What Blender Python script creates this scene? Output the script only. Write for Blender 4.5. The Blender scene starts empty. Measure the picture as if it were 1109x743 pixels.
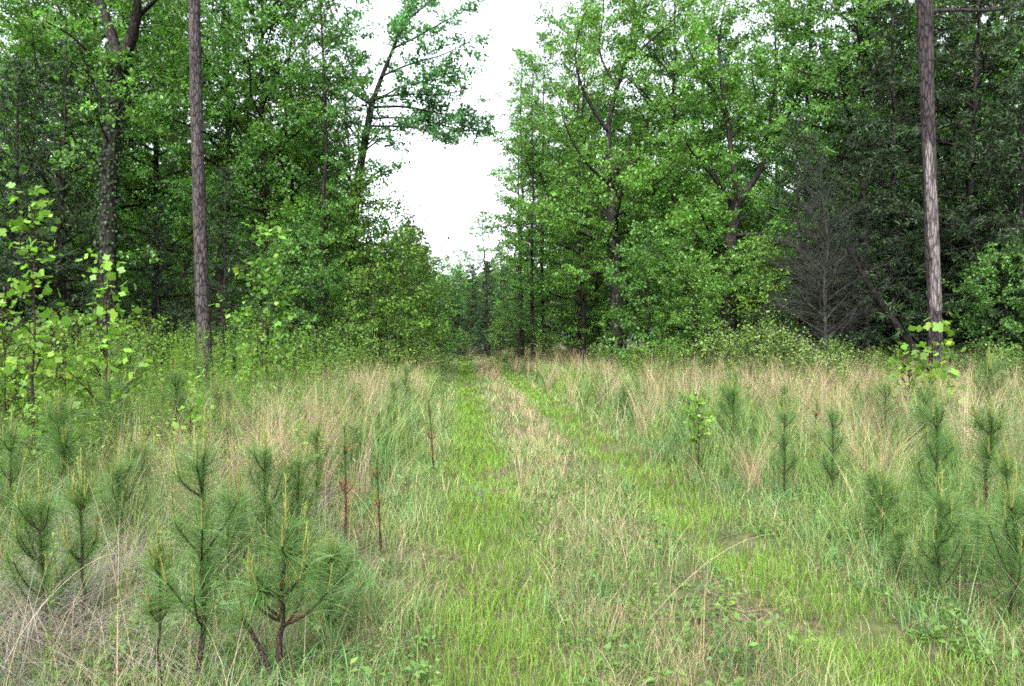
import bpy, math
import numpy as np
from math import radians as R

scene = bpy.context.scene
COL = scene.collection
rng = np.random.default_rng(7)
F = 847.0            # focal length in photo pixels (1109 wide)
EYE = 1.55           # camera height
HZ = 368.0           # horizon row in the photo

# ------------------------------------------------------------------ helpers
def px(x, d):
    """column of the photo and depth -> plan position"""
    return ((x - 554.5) / F * d, d)

YAW = math.atan((500 - 554.5) / F)
TD = np.array([math.sin(YAW), math.cos(YAW)])
TN = np.array([math.cos(YAW), -math.sin(YAW)])

def lat(x, y):
    """sideways distance from the line the track runs along"""
    return x * TN[0] + y * TN[1]

def hash2(ix, iy, seed):
    h = (ix.astype(np.int64) * 374761393 + iy.astype(np.int64) * 668265263 + seed * 974634777) & 0x7fffffff
    h = ((h ^ (h >> 13)) * 1274126177) & 0x7fffffff
    h = h ^ (h >> 16)
    return (h & 0xffff) / 65535.0

def noise(x, y, scale, seed=0):
    x = np.asarray(x, float) / scale; y = np.asarray(y, float) / scale
    ix = np.floor(x); iy = np.floor(y); fx = x - ix; fy = y - iy
    fx = fx * fx * (3 - 2 * fx); fy = fy * fy * (3 - 2 * fy)
    a = hash2(ix, iy, seed); b = hash2(ix + 1, iy, seed); c = hash2(ix, iy + 1, seed); d = hash2(ix + 1, iy + 1, seed)
    return (a * (1 - fx) + b * fx) * (1 - fy) + (c * (1 - fx) + d * fx) * fy

def gz(x, y):
    """height of the ground"""
    s = lat(x, y)
    z = -0.06 * np.exp(-((s - 0.2) / 0.22) ** 2) - 0.06 * np.exp(-((s - 2.0) / 0.24) ** 2)
    z = z + 0.10 * (noise(x, y, 3.1, 3) - 0.5) + 0.04 * (noise(x, y, 0.8, 4) - 0.5)
    return z

def gz1(x, y):
    return float(gz(np.array([x]), np.array([y]))[0])

class Soup:
    """collects loose faces with a colour per vertex; build() links ONE mesh"""
    def __init__(self):
        self.v = []; self.c = []; self.f = []; self.n = 0
    def add(self, v, f, c):
        v = np.asarray(v, np.float32).reshape(-1, 3); f = np.asarray(f, np.int32)
        c = np.asarray(c, np.float32)
        if c.ndim == 1: c = np.broadcast_to(c, (len(v), 3))
        self.v.append(v); self.c.append(c); self.f.append(f + self.n); self.n += len(v)
    def mesh(self, name, mat, smooth=False):
        me = bpy.data.meshes.new(name)
        v = np.concatenate(self.v); c = np.concatenate(self.c)
        loops = np.concatenate([f.ravel() for f in self.f])
        tot = np.concatenate([np.full(len(f), f.shape[1], np.int32) for f in self.f])
        start = np.concatenate([[0], np.cumsum(tot)[:-1]]).astype(np.int32)
        me.vertices.add(len(v)); me.vertices.foreach_set('co', v.ravel())
        me.loops.add(len(loops)); me.loops.foreach_set('vertex_index', loops.astype(np.int32))
        me.polygons.add(len(tot)); me.polygons.foreach_set('loop_start', start)
        try: me.polygons.foreach_set('loop_total', tot)
        except Exception: pass
        me.update(calc_edges=True)
        a = me.attributes.new('Col', 'FLOAT_COLOR', 'POINT')
        rgba = np.ones((len(v), 4), np.float32); rgba[:, :3] = c
        a.data.foreach_set('color', rgba.ravel())
        if smooth: me.polygons.foreach_set('use_smooth', np.ones(len(tot), bool))
        me.materials.append(mat)
        return me

def link(name, me, parent=None, loc=(0, 0, 0)):
    o = bpy.data.objects.new(name, me); COL.objects.link(o)
    o.location = loc
    if parent: o.parent = parent
    return o

def tag(o, label=None, cat=None, group=None, kind=None):
    if label: o['label'] = label
    if cat: o['category'] = cat
    if group: o['group'] = group
    if kind: o['kind'] = kind
    return o

def thing(name, parts, loc, rot=0.0, scale=1.0, label=None, cat=None, group=None, tint=None):
    """an Empty at the base with a mesh object for each part: parts = [(name, mesh)]"""
    r = bpy.data.objects.new(name, None); COL.objects.link(r)
    r.location = loc; r.rotation_euler = (0, 0, rot)
    r.scale = (scale, scale, scale) if not isinstance(scale, tuple) else scale
    r.empty_display_size = 0.2
    tag(r, label, cat, group)
    for n, me in parts:
        c = link(n, me, r)
        if tint is not None: c.color = (*tint, 1)
    return r

def nrm(a):
    return a / np.maximum(np.linalg.norm(a, axis=-1, keepdims=True), 1e-9)

def jitter_col(base, n, amt, r=rng):
    """n colours round a base: shared brightness jitter plus a little hue"""
    base = np.asarray(base, float)
    k = 1 + amt * r.normal(size=(n, 1)); h = 1 + 0.35 * amt * r.normal(size=(n, 3))
    return np.clip(base * np.clip(k, 0.35, 1.9) * h, 0.003, 0.9)

# ------------------------------------------------------------------ materials
def leaf_material(name, trans=0.4, rough=0.5, spec=0.35, warm=(1.25, 1.2, 0.6), vary=0.3, vscale=0.7):
    m = bpy.data.materials.new(name); m.use_nodes = True
    nt = m.node_tree; nt.nodes.clear(); N = nt.nodes.new; L = nt.links.new
    out = N('ShaderNodeOutputMaterial')
    at = N('ShaderNodeAttribute'); at.attribute_name = 'Col'
    oi = N('ShaderNodeObjectInfo')
    mul = N('ShaderNodeMix'); mul.data_type = 'RGBA'; mul.blend_type = 'MULTIPLY'; mul.inputs[0].default_value = 1
    L(at.outputs['Color'], mul.inputs[6]); L(oi.outputs['Color'], mul.inputs[7])
    tc = N('ShaderNodeTexCoord'); no = N('ShaderNodeTexNoise'); no.inputs['Scale'].default_value = vscale; no.inputs['Detail'].default_value = 2
    L(tc.outputs['Object'], no.inputs['Vector'])
    mr = N('ShaderNodeMapRange'); mr.inputs[1].default_value = 0.3; mr.inputs[2].default_value = 0.7
    mr.inputs[3].default_value = 1 - vary; mr.inputs[4].default_value = 1 + vary
    L(no.outputs[0], mr.inputs[0])
    hs = N('ShaderNodeHueSaturation'); L(mr.outputs[0], hs.inputs['Value']); L(mul.outputs[2], hs.inputs['Color'])
    p = N('ShaderNodeBsdfPrincipled'); L(hs.outputs[0], p.inputs['Base Color'])
    p.inputs['Roughness'].default_value = rough; p.inputs['Specular IOR Level'].default_value = spec
    t = N('ShaderNodeBsdfTranslucent')
    wm = N('ShaderNodeMix'); wm.data_type = 'RGBA'; wm.blend_type = 'MULTIPLY'; wm.inputs[0].default_value = 1
    wm.inputs[7].default_value = (*warm, 1); L(hs.outputs[0], wm.inputs[6]); L(wm.outputs[2], t.inputs['Color'])
    mx = N('ShaderNodeMixShader'); mx.inputs[0].default_value = trans
    L(p.outputs[0], mx.inputs[1]); L(t.outputs[0], mx.inputs[2]); L(mx.outputs[0], out.inputs[0])
    return m

def bark_material(name, dark, light, scale=8.0, stretch=0.18, bump=0.5, patch=None, lo=0.38, hi=0.62):
    m = bpy.data.materials.new(name); m.use_nodes = True
    nt = m.node_tree; nt.nodes.clear(); N = nt.nodes.new; L = nt.links.new
    out = N('ShaderNodeOutputMaterial'); p = N('ShaderNodeBsdfPrincipled')
    p.inputs['Roughness'].default_value = 0.9; p.inputs['Specular IOR Level'].default_value = 0.15
    tc = N('ShaderNodeTexCoord'); mp = N('ShaderNodeMapping'); mp.inputs['Scale'].default_value = (1, 1, stretch)
    L(tc.outputs['Object'], mp.inputs[0])
    no = N('ShaderNodeTexNoise'); no.inputs['Scale'].default_value = scale; no.inputs['Detail'].default_value = 8; no.inputs['Roughness'].default_value = 0.7
    L(mp.outputs[0], no.inputs['Vector'])
    vo = N('ShaderNodeTexVoronoi'); vo.feature = 'DISTANCE_TO_EDGE'; vo.inputs['Scale'].default_value = scale * 1.3
    L(mp.outputs[0], vo.inputs['Vector'])
    vr = N('ShaderNodeMapRange'); vr.inputs[1].default_value = 0.0; vr.inputs[2].default_value = 0.16
    L(vo.outputs['Distance'], vr.inputs[0])
    mu = N('ShaderNodeMath'); mu.operation = 'MULTIPLY'; L(no.outputs[0], mu.inputs[0]); L(vr.outputs[0], mu.inputs[1])
    ad = N('ShaderNodeMath'); ad.operation = 'ADD'; L(mu.outputs[0], ad.inputs[0]); L(no.outputs[0], ad.inputs[1])
    mh = N('ShaderNodeMath'); mh.operation = 'MULTIPLY'; mh.inputs[1].default_value = 0.55; L(ad.outputs[0], mh.inputs[0])
    cr = N('ShaderNodeValToRGB'); cr.color_ramp.elements[0].position = lo; cr.color_ramp.elements[0].color = (*dark, 1)
    cr.color_ramp.elements[1].position = hi; cr.color_ramp.elements[1].color = (*light, 1)
    L(mh.outputs[0], cr.inputs[0])
    col = cr.outputs[0]
    if patch:
        pn = N('ShaderNodeTexNoise'); pn.inputs['Scale'].default_value = patch[1]; pn.inputs['Detail'].default_value = 5
        L(mp.outputs[0], pn.inputs['Vector'])
        pr = N('ShaderNodeMapRange'); pr.inputs[1].default_value = patch[2]; pr.inputs[2].default_value = patch[2] + 0.05
        L(pn.outputs[0], pr.inputs[0])
        mx = N('ShaderNodeMix'); mx.data_type = 'RGBA'; L(pr.outputs[0], mx.inputs[0]); L(col, mx.inputs[6]); mx.inputs[7].default_value = (*patch[0], 1)
        col = mx.outputs[2]
    at = N('ShaderNodeAttribute'); at.attribute_name = 'Col'
    ml = N('ShaderNodeMix'); ml.data_type = 'RGBA'; ml.blend_type = 'MULTIPLY'; ml.inputs[0].default_value = 1
    L(col, ml.inputs[6]); L(at.outputs['Color'], ml.inputs[7]); L(ml.outputs[2], p.inputs['Base Color'])
    bp = N('ShaderNodeBump'); bp.inputs['Strength'].default_value = bump; bp.inputs['Distance'].default_value = 0.05
    L(mh.outputs[0], bp.inputs['Height']); L(bp.outputs[0], p.inputs['Normal']); L(p.outputs[0], out.inputs[0])
    return m

M = {}
M['leaf'] = leaf_material('hardwood_leaf', 0.45, 0.5, 0.3, warm=(1.05, 1.25, 0.6), vary=0.25, vscale=0.45)
M['needle'] = leaf_material('conifer_needle', 0.25, 0.55, 0.25, warm=(1.1, 1.1, 0.7), vary=0.3, vscale=0.6)
M['pineneedle'] = leaf_material('seedling_needle', 0.30, 0.45, 0.35, warm=(1.2, 1.15, 0.6), vary=0.15, vscale=4)
M['grass'] = leaf_material('grass_blade', 0.32, 0.5, 0.25, warm=(1.1, 1.2, 0.65), vary=0.22, vscale=0.8)
M['straw'] = leaf_material('dry_straw', 0.25, 0.6, 0.3, warm=(1.1, 1.0, 0.8), vary=0.18, vscale=0.9)
M['petal'] = leaf_material('white_petal', 0.35, 0.6, 0.2, warm=(1, 1, 1), vary=0.05)
M['bark'] = bark_material('hardwood_bark', (0.006, 0.0045, 0.004), (0.028, 0.023, 0.020), 9, 0.2)
M['pinebark'] = bark_material('grey_pine_bark', (0.006, 0.0045, 0.0048), (0.058, 0.047, 0.047), 13, 0.28, 0.9, ((0.06, 0.042, 0.038), 5, 0.62), 0.3, 0.62)
M['deadbark'] = bark_material('peeling_pine_bark', (0.005, 0.004, 0.0045), (0.040, 0.031, 0.031), 12, 0.22, 0.9, ((0.036, 0.025, 0.021), 7, 0.64), 0.32, 0.62)
M['barewood'] = bark_material('weathered_bare_wood', (0.022, 0.018, 0.018), (0.13, 0.112, 0.108), 16, 0.14, 0.7, ((0.05, 0.036, 0.030), 7, 0.64), 0.3, 0.66)
M['stem'] = bark_material('seedling_bark', (0.010, 0.007, 0.006), (0.06, 0.036, 0.026), 60, 0.4, 0.6)
M['twig'] = bark_material('dead_grey_twig', (0.013, 0.0125, 0.0115), (0.038, 0.036, 0.033), 12, 0.3, 0.2)

def ground_material():
    m = bpy.data.materials.new('soil_and_litter'); m.use_nodes = True
    nt = m.node_tree; nt.nodes.clear(); N = nt.nodes.new; L = nt.links.new
    out = N('ShaderNodeOutputMaterial'); p = N('ShaderNodeBsdfPrincipled'); p.inputs['Roughness'].default_value = 0.95; p.inputs['Specular IOR Level'].default_value = 0.1
    tc = N('ShaderNodeTexCoord')
    a = N('ShaderNodeTexNoise'); a.inputs['Scale'].default_value = 14; a.inputs['Detail'].default_value = 9; a.inputs['Roughness'].default_value = 0.75
    b = N('ShaderNodeTexNoise'); b.inputs['Scale'].default_value = 1.1; b.inputs['Detail'].default_value = 4
    L(tc.outputs['Object'], a.inputs['Vector']); L(tc.outputs['Object'], b.inputs['Vector'])
    cr = N('ShaderNodeValToRGB'); e = cr.color_ramp.elements
    e[0].position = 0.32; e[0].color = (0.020, 0.016, 0.010, 1); e[1].position = 0.68; e[1].color = (0.13, 0.105, 0.075, 1)
    k = e.new(0.5); k.color = (0.055, 0.043, 0.028, 1); L(a.outputs[0], cr.inputs[0])
    mr = N('ShaderNodeMapRange'); mr.inputs[1].default_value = 0.4; mr.inputs[2].default_value = 0.6; L(b.outputs[0], mr.inputs[0])
    mx = N('ShaderNodeMix'); mx.data_type = 'RGBA'; L(mr.outputs[0], mx.inputs[0]); L(cr.outputs[0], mx.inputs[6]); mx.inputs[7].default_value = (0.065, 0.085, 0.03, 1)
    fa = N('ShaderNodeMath'); fa.operation = 'MULTIPLY'; fa.inputs[1].default_value = 0.6; L(mr.outputs[0], fa.inputs[0]); L(fa.outputs[0], mx.inputs[0])
    L(mx.outputs[2], p.inputs['Base Color'])
    bp = N('ShaderNodeBump'); bp.inputs['Strength'].default_value = 0.7; bp.inputs['Distance'].default_value = 0.03
    L(a.outputs[0], bp.inputs['Height']); L(bp.outputs[0], p.inputs['Normal']); L(p.outputs[0], out.inputs[0])
    return m
M['ground'] = ground_material()

# ------------------------------------------------------------------ shape makers
def tube(sp, pts, rad, sides, col=(1, 1, 1), rough=0.0, r=rng):
    pts = np.asarray(pts, float); rad = np.asarray(rad, float); n = len(pts)
    t = np.gradient(pts, axis=0); t = nrm(t)
    ref = np.array([0, 0, 1.0]) if abs(t[0, 2]) < 0.8 else np.array([1.0, 0, 0])
    u = nrm(np.cross(t, ref)); w = np.cross(t, u)
    a = np.arange(sides) * 2 * math.pi / sides
    rr = rad[:, None] * (1 + rough * r.normal(size=(n, sides)) if rough else np.ones((n, sides)))
    v = pts[:, None, :] + rr[..., None] * (np.cos(a)[None, :, None] * u[:, None, :] + np.sin(a)[None, :, None] * w[:, None, :])
    i = np.arange(n - 1)[:, None] * sides; j = np.arange(sides)[None, :]; k = (j + 1) % sides
    f = np.stack([i + j, i + k, i + sides + k, i + sides + j], -1).reshape(-1, 4)
    sp.add(v.reshape(-1, 3), f, col)
    if sides > 3: sp.add(v[-1], np.arange(sides)[None, :], col)

def sticks(sp, a, b, ra, rb, col):
    """many thin three-sided twigs from a to b"""
    a = np.asarray(a); b = np.asarray(b); n = len(a)
    if n == 0: return
    d = nrm(b - a); ref = np.where(np.abs(d[:, 2:3]) < 0.8, np.array([[0, 0, 1.0]]), np.array([[1.0, 0, 0]]))
    u = nrm(np.cross(d, ref)); w = np.cross(d, u)
    ang = np.arange(3) * 2 * math.pi / 3
    ring = np.cos(ang)[None, :, None] * u[:, None] + np.sin(ang)[None, :, None] * w[:, None]
    ra = np.broadcast_to(ra, (n,)); rb = np.broadcast_to(rb, (n,))
    v = np.concatenate([a[:, None] + ring * ra[:, None, None], b[:, None] + ring * rb[:, None, None]], 1)
    base = np.arange(n)[:, None, None] * 6
    f = np.array([[0, 1, 4, 3], [1, 2, 5, 4], [2, 0, 3, 5]])[None] + base
    c = np.repeat(np.broadcast_to(col, (n, 3)), 6, 0)
    sp.add(v.reshape(-1, 3), f.reshape(-1, 4), c)

def kites(sp, p, d, nr, l, w, col, fold=0.18):
    """kite shaped leaves: base p, direction d, normal nr"""
    n = len(p); d = nrm(d); s = nrm(np.cross(d, nr)); nn = np.cross(s, d)
    l = np.broadcast_to(l, (n,))[:, None]; w = np.broadcast_to(w, (n,))[:, None]
    m = p + d * l * 0.42 + nn * w * fold
    v = np.stack([p, m + s * w * 0.5, p + d * l - nn * l * 0.08, m - s * w * 0.5], 1)
    f = np.arange(4)[None] + np.arange(n)[:, None] * 4
    sp.add(v.reshape(-1, 3), f, np.repeat(np.broadcast_to(col, (n, 3)), 4, 0))

LOBED = np.array([(0, 0), (0.16, -0.02), (0.42, -0.10), (0.30, 0.14), (0.58, 0.36), (0.28, 0.42), (0.16, 0.62), (0.0, 1.0),
                  (-0.16, 0.62), (-0.28, 0.42), (-0.58, 0.36), (-0.30, 0.14), (-0.42, -0.10), (-0.16, -0.02)])
TULIP = np.array([(0, 0), (0.34, 0.02), (0.52, 0.34), (0.34, 0.44), (0.44, 0.82), (0.2, 0.9), (0, 0.78), (-0.2, 0.9), (-0.44, 0.82), (-0.34, 0.44), (-0.52, 0.34), (-0.34, 0.02)])

def lobed_leaves(sp, p, d, nr, l, col, outline):
    n = len(p); d = nrm(d); s = nrm(np.cross(d, nr)); nn = np.cross(s, d)
    l = np.broadcast_to(l, (n,))[:, None, None]
    ox, oy = outline[:, 0], outline[:, 1]; k = len(outline)
    curl = (0.22 * np.abs(ox) - 0.18 * oy ** 2)
    v = p[:, None] + l * (ox[None, :, None] * s[:, None] + oy[None, :, None] * d[:, None] + curl[None, :, None] * nn[:, None])
    f = np.arange(k)[None] + np.arange(n)[:, None] * k
    sp.add(v.reshape(-1, 3), f, np.repeat(np.broadcast_to(col, (n, 3)), k, 0))

def blades(sp, P, az, h, w, lean, seg, croot, ctip, droop=0.25, p=1.8, twist=None, r=rng):
    """grass blades: root P, azimuth az, height h, root width w, sideways reach lean (as a share of h)"""
    n = len(P)
    if n == 0: return
    t = np.linspace(0, 1, seg + 1)
    hd = np.stack([np.cos(az), np.sin(az), np.zeros(n)], 1)
    tw = az + math.pi / 2 + (r.normal(size=n) * 0.7 if twist is None else twist)
    wd = np.stack([np.cos(tw), np.sin(tw), np.zeros(n)], 1)
    h = np.broadcast_to(h, (n,)); w = np.broadcast_to(w, (n,)); lean = np.broadcast_to(lean, (n,)); droop = np.broadcast_to(droop, (n,))
    up = (t[None] - droop[:, None] * t[None] ** 2.5) * h[:, None]
    out = (lean * h)[:, None] * t[None] ** p
    ctr = P[:, None] + hd[:, None] * out[..., None]
    ctr[..., 2] += up
    hw = 0.5 * w[:, None] * (1 - t[None] ** 1.6)
    Lft = ctr[:, :-1] - wd[:, None] * hw[:, :-1, None]; Rgt = ctr[:, :-1] + wd[:, None] * hw[:, :-1, None]
    v = np.empty((n, 2 * seg + 1, 3)); v[:, 0:2 * seg:2] = Lft; v[:, 1:2 * seg:2] = Rgt; v[:, -1] = ctr[:, -1]
    k = 2 * seg + 1
    base = (np.arange(n) * k)[:, None, None]
    q = np.array([[2 * i, 2 * i + 1, 2 * i + 3, 2 * i + 2] for i in range(seg - 1)]).reshape(-1, 4)
    cc = np.empty((n, k, 3)); tt = np.repeat(t[:-1], 2)
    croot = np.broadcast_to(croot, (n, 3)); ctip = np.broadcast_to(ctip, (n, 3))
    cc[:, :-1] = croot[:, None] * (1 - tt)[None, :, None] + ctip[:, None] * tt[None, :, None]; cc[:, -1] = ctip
    v = v.reshape(-1, 3); cc = cc.reshape(-1, 3)
    tri = np.array([[2 * seg - 2, 2 * seg - 1, 2 * seg]])
    n0 = sp.n
    sp.v.append(v.astype(np.float32)); sp.c.append(cc.astype(np.float32))
    if len(q): sp.f.append((q[None] + base).reshape(-1, 4).astype(np.int32) + n0)
    sp.f.append((tri[None] + base).reshape(-1, 3).astype(np.int32) + n0)
    sp.n += len(v)

# ------------------------------------------------------------------ trees
def curve_pts(p0, d0, length, n, bend, r, wob=0.12):
    pts = [np.array(p0, float)]; d = nrm(np.array(d0, float)); st = length / (n - 1)
    for _ in range(n - 1):
        pts.append(pts[-1] + d * st)
        d = nrm(d + np.array([0, 0, bend]) + r.normal(size=3) * wob)
    return np.array(pts)

def at_param(pts, s):
    x = s * (len(pts) - 1); i = np.minimum(x.astype(int), len(pts) - 2); f = (x - i)[:, None]
    return pts[i] * (1 - f) + pts[i + 1] * f, nrm(pts[i + 1] - pts[i])

def leafy(sp, tw_a, tw_b, per, l, w, base, r, amt=0.15, flat=0.55, lobed=None, spread=0.10, tipmix=None):
    """leaves along twigs a->b"""
    n = len(tw_a); s = np.where(r.random((n, per)) < 0.75, r.uniform(0.5, 1.08, (n, per)), r.uniform(0.1, 0.6, (n, per))); ax = nrm(tw_b - tw_a)
    p = (tw_a[:, None] + (tw_b - tw_a)[:, None] * s[..., None]).reshape(-1, 3)
    axr = np.repeat(ax, per, 0); m = len(p)
    p = p + r.normal(size=(m, 3)) * np.array([spread, spread, spread * 0.6])
    d = nrm(axr * 0.7 + r.normal(size=(m, 3)) * 0.75 + np.array([0, 0, -0.15]))
    nr = nrm(np.array([0, 0, 1.0]) * flat * 1.6 + r.normal(size=(m, 3)) * 0.6)
    clump = np.repeat(np.clip(1 + 0.24 * r.normal(size=n), 0.45, 1.7), per)[:, None]
    c = jitter_col(base, m, amt, r) * clump
    if tipmix is not None:
        k = r.random(m) < 0.12; c[k] = jitter_col(tipmix, int(k.sum()), amt, r)
    ll = l * r.uniform(0.5, 1.3, m) * np.repeat(r.uniform(0.75, 1.15, n), per)
    if lobed is None: kites(sp, p, d, nr, ll, ll * (w / l), c)
    else: lobed_leaves(sp, p, d, nr, ll, c, lobed)

def build_tree(seed, H, base, width, r0, n_prim=34, limbs=None, lean=(0, 0), leaf=(0.115, 0.07), per=11, col=(0.062, 0.115, 0.024),
               elev=(15, 60), profile='oval', sec=0.42, twd=0.20, twl=0.5, kind='leaf', tip=None, wobble=0.05, trunk_sides=9, epicormic=0, prim_bend=0.06, density=1.0, trunk=None, trad=None, bare=False):
    r = np.random.default_rng(seed)
    tr = Soup(); cr = Soup()
    n = 14; t = np.linspace(0, 1, n)
    w = np.cumsum(r.normal(size=(n, 2)) * wobble, 0); w -= w[0]
    pts = np.stack([lean[0] * t * H + w[:, 0] * H / 14, lean[1] * t * H + w[:, 1] * H / 14, t * H - 0.15], 1)
    rad = r0 * (1 - 0.86 * t ** 0.9); rad[0] *= 1.45
    if trunk is not None:
        tk = np.array(trunk, float); k = np.linspace(0, 1, len(tk)); n = 40; t = np.linspace(0, 1, n)
        pts = np.stack([np.interp(t, k, tk[:, i]) for i in range(3)], 1)
        pts[1:-1] = (pts[:-2] + pts[1:-1] * 2 + pts[2:]) / 4; pts[1:-1] = (pts[:-2] + pts[1:-1] * 2 + pts[2:]) / 4
        rad = np.interp(t, k, np.array(trad, float))
    tube(tr, pts, rad, trunk_sides, rough=0.03, r=r)
    prims = []
    if limbs is not None:
        for L in limbs: prims.append((np.array(L[0], float), np.array(L[1], float)))
    g = r.uniform(0, 6.28)
    for i in range(n_prim):
        f = (i + r.uniform(0, 0.9)) / n_prim
        tt = base + (0.985 - base) * f
        p, _ = at_param(pts, np.array([tt])); p = p[0]
        if profile == 'oval': prof = (math.sin(math.pi * (0.16 + 0.80 * f)) ** 0.75)
        elif profile == 'cone': prof = (1 - f) ** 0.8 * 0.95 + 0.06
        elif profile == 'low': prof = (1 - 0.7 * f) * math.sin(math.pi * min(0.5, 0.25 + f))
        L = width / 2 * prof * r.uniform(0.65, 1.2)
        if L < 0.05: continue
        az = g + i * 2.39996 + r.normal() * 0.35
        el = R(elev[0] + (elev[1] - elev[0]) * f + r.normal() * 10)
        d = np.array([math.cos(az) * math.cos(el), math.sin(az) * math.cos(el), math.sin(el)])
        q = curve_pts(p, d, L, 6, prim_bend, r, 0.13)
        rr = min(0.5 * np.interp(tt, t, rad), 0.012 + 0.022 * L)
        prims.append((q, np.linspace(rr, 0.008, 6)))
    for e in range(epicormic):
        tt = r.uniform(0.06, base + 0.1); p, _ = at_param(pts, np.array([tt])); az = r.uniform(0, 6.28)
        q = curve_pts(p[0], (math.cos(az), math.sin(az), 0.3), r.uniform(0.4, 1.0), 5, 0.0, r, 0.2)
        prims.append((q, np.linspace(0.012, 0.004, 5)))
    ta = []; tb = []
    for q, rr in prims:
        tube(tr, q, rr, 5 if rr[0] > 0.03 else 4, r=r)
        L = np.linalg.norm(np.diff(q, axis=0), axis=1).sum()
        ns = max(3, int(L / sec))
        ss = np.clip(0.18 + 0.82 * (np.arange(ns) + r.uniform(0, 1, ns)) / ns, 0, 1)
        if L > 5: ss = np.clip(0.3 + 0.7 * (ss - .18) / .82, 0, 1)
        sp_, sd = at_param(q, ss)
        side = np.where(np.arange(ns) % 2 == 0, 1, -1) * r.uniform(0.5, 1.2, ns)
        for j in range(ns):
            l2 = np.clip(L * r.uniform(0.22, 0.45) * (1.15 - 0.7 * ss[j]), min(0.25, 0.55 * L), 2.3)
            a = side[j]; d = sd[j]
            hperp = np.cross(d, np.array([0, 0, 1.0])); hperp = hperp / max(np.linalg.norm(hperp), 1e-6)
            v = d * math.cos(a) + hperp * math.sin(a) + np.array([0, 0, r.normal() * 0.22 + 0.05])
            b = curve_pts(sp_[j], v, l2, 4, 0.02, r, 0.16)
            tube(tr, b, np.linspace(max(0.006, 0.008 * l2), 0.004, 4), 3, r=r)
            nt = max(2, int(l2 / twd * density))
            s3 = r.uniform(0.15, 1.0, nt); p3, d3 = at_param(b, s3)
            v3 = nrm(d3 + r.normal(size=(nt, 3)) * np.array([0.75, 0.75, 0.4]))
            ta.append(p3); tb.append(p3 + v3 * (twl * r.uniform(0.5, 1.15, nt))[:, None])
    ta = np.concatenate(ta); tb = np.concatenate(tb)
    sticks(tr, ta, tb, 0.004, 0.002, (1, 1, 1))
    if bare: return tr, (ta, tb)
    if kind == 'leaf': leafy(cr, ta, tb, per, leaf[0], leaf[1], col, r, tipmix=tip)
    elif kind == 'tulip': leafy(cr, ta, tb, per, leaf[0], leaf[1], col, r, lobed=TULIP, tipmix=tip, spread=0.07)
    elif kind == 'lobed': leafy(cr, ta, tb, per, leaf[0], leaf[1], col, r, lobed=LOBED, tipmix=tip, spread=0.07)
    elif kind == 'needle': leafy(cr, ta, tb, per, leaf[0], leaf[1], col, r, flat=0.2, spread=0.04, tipmix=tip)
    return tr, cr

TREES = {}
def variant(key, bark, foliage, **kw):
    tr, cr = build_tree(**kw)
    TREES[key] = [('trunk', tr.mesh(key + '_trunk', M[bark], True)), ('crown', cr.mesh(key + '_crown', M[foliage]))]

LEAFG = (0.076, 0.166, 0.033)
variant('oak_a', 'bark', 'leaf', seed=11, H=16, base=0.14, width=9.0, r0=0.17, n_prim=54, leaf=(0.125, 0.08), per=21, twl=0.6, elev=(0, 55), prim_bend=0.03, col=LEAFG, epicormic=8)
variant('oak_b', 'bark', 'leaf', seed=12, H=17, base=0.22, width=8.6, r0=0.19, n_prim=50, leaf=(0.125, 0.08), per=21, twl=0.6, elev=(5, 65), col=LEAFG, epicormic=14, lean=(0.04, 0.02))
variant('oak_c', 'bark', 'leaf', seed=13, H=14, base=0.10, width=7.4, r0=0.13, n_prim=50, leaf=(0.125, 0.08), per=21, twl=0.55, elev=(-5, 60), col=LEAFG, wobble=0.08)
variant('oak_d', 'bark', 'leaf', seed=14, H=19, base=0.30, width=8.8, r0=0.21, n_prim=52, leaf=(0.125, 0.08), per=21, twl=0.6, elev=(0, 55), prim_bend=0.02, col=LEAFG, epicormic=18)
variant('slender', 'bark', 'leaf', seed=24, H=19, base=0.12, width=4.4, r0=0.14, n_prim=60, leaf=(0.125, 0.08), per=21, twl=0.5, elev=(0, 60), col=LEAFG)
variant('under', 'bark', 'leaf', seed=15, H=7, base=0.08, width=6.0, r0=0.07, n_prim=40, leaf=(0.14, 0.09), per=16, col=(0.068, 0.150, 0.032), elev=(0, 40), sec=0.34, twl=0.4)
variant('young', 'bark', 'leaf', seed=16, H=6.5, base=0.10, width=4.2, r0=0.05, n_prim=34, leaf=(0.12, 0.075), col=(0.088, 0.172, 0.032), elev=(20, 60), sec=0.30, twl=0.4, per=10)
variant('shrub', 'bark', 'leaf', seed=17, H=2.2, base=0.05, width=2.8, r0=0.025, n_prim=28, leaf=(0.095, 0.062), col=(0.085, 0.155, 0.03), elev=(25, 75), sec=0.22, twl=0.26, twd=0.15, per=6, wobble=0.12)
variant('shrub_b', 'bark', 'leaf', seed=18, H=1.9, base=0.04, width=3.0, r0=0.022, n_prim=26, leaf=(0.085, 0.055), col=(0.092, 0.16, 0.032), elev=(15, 70), sec=0.22, twl=0.28, twd=0.15, per=6, wobble=0.15)
DARKN = (0.020, 0.040, 0.015)
variant('cedar_a', 'bark', 'needle', seed=21, H=9.5, base=0.05, width=5.4, r0=0.12, n_prim=76, leaf=(0.15, 0.030), per=26, col=DARKN, elev=(0, 45), profile='cone', sec=0.26, twl=0.32, twd=0.14, kind='needle', prim_bend=0.0)
variant('cedar_b', 'bark', 'needle', seed=22, H=13, base=0.12, width=6.0, r0=0.15, n_prim=72, leaf=(0.16, 0.032), per=25, col=(0.022, 0.044, 0.015), elev=(-8, 40), profile='cone', sec=0.28, twl=0.35, twd=0.15, kind='needle', prim_bend=0.0)
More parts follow.
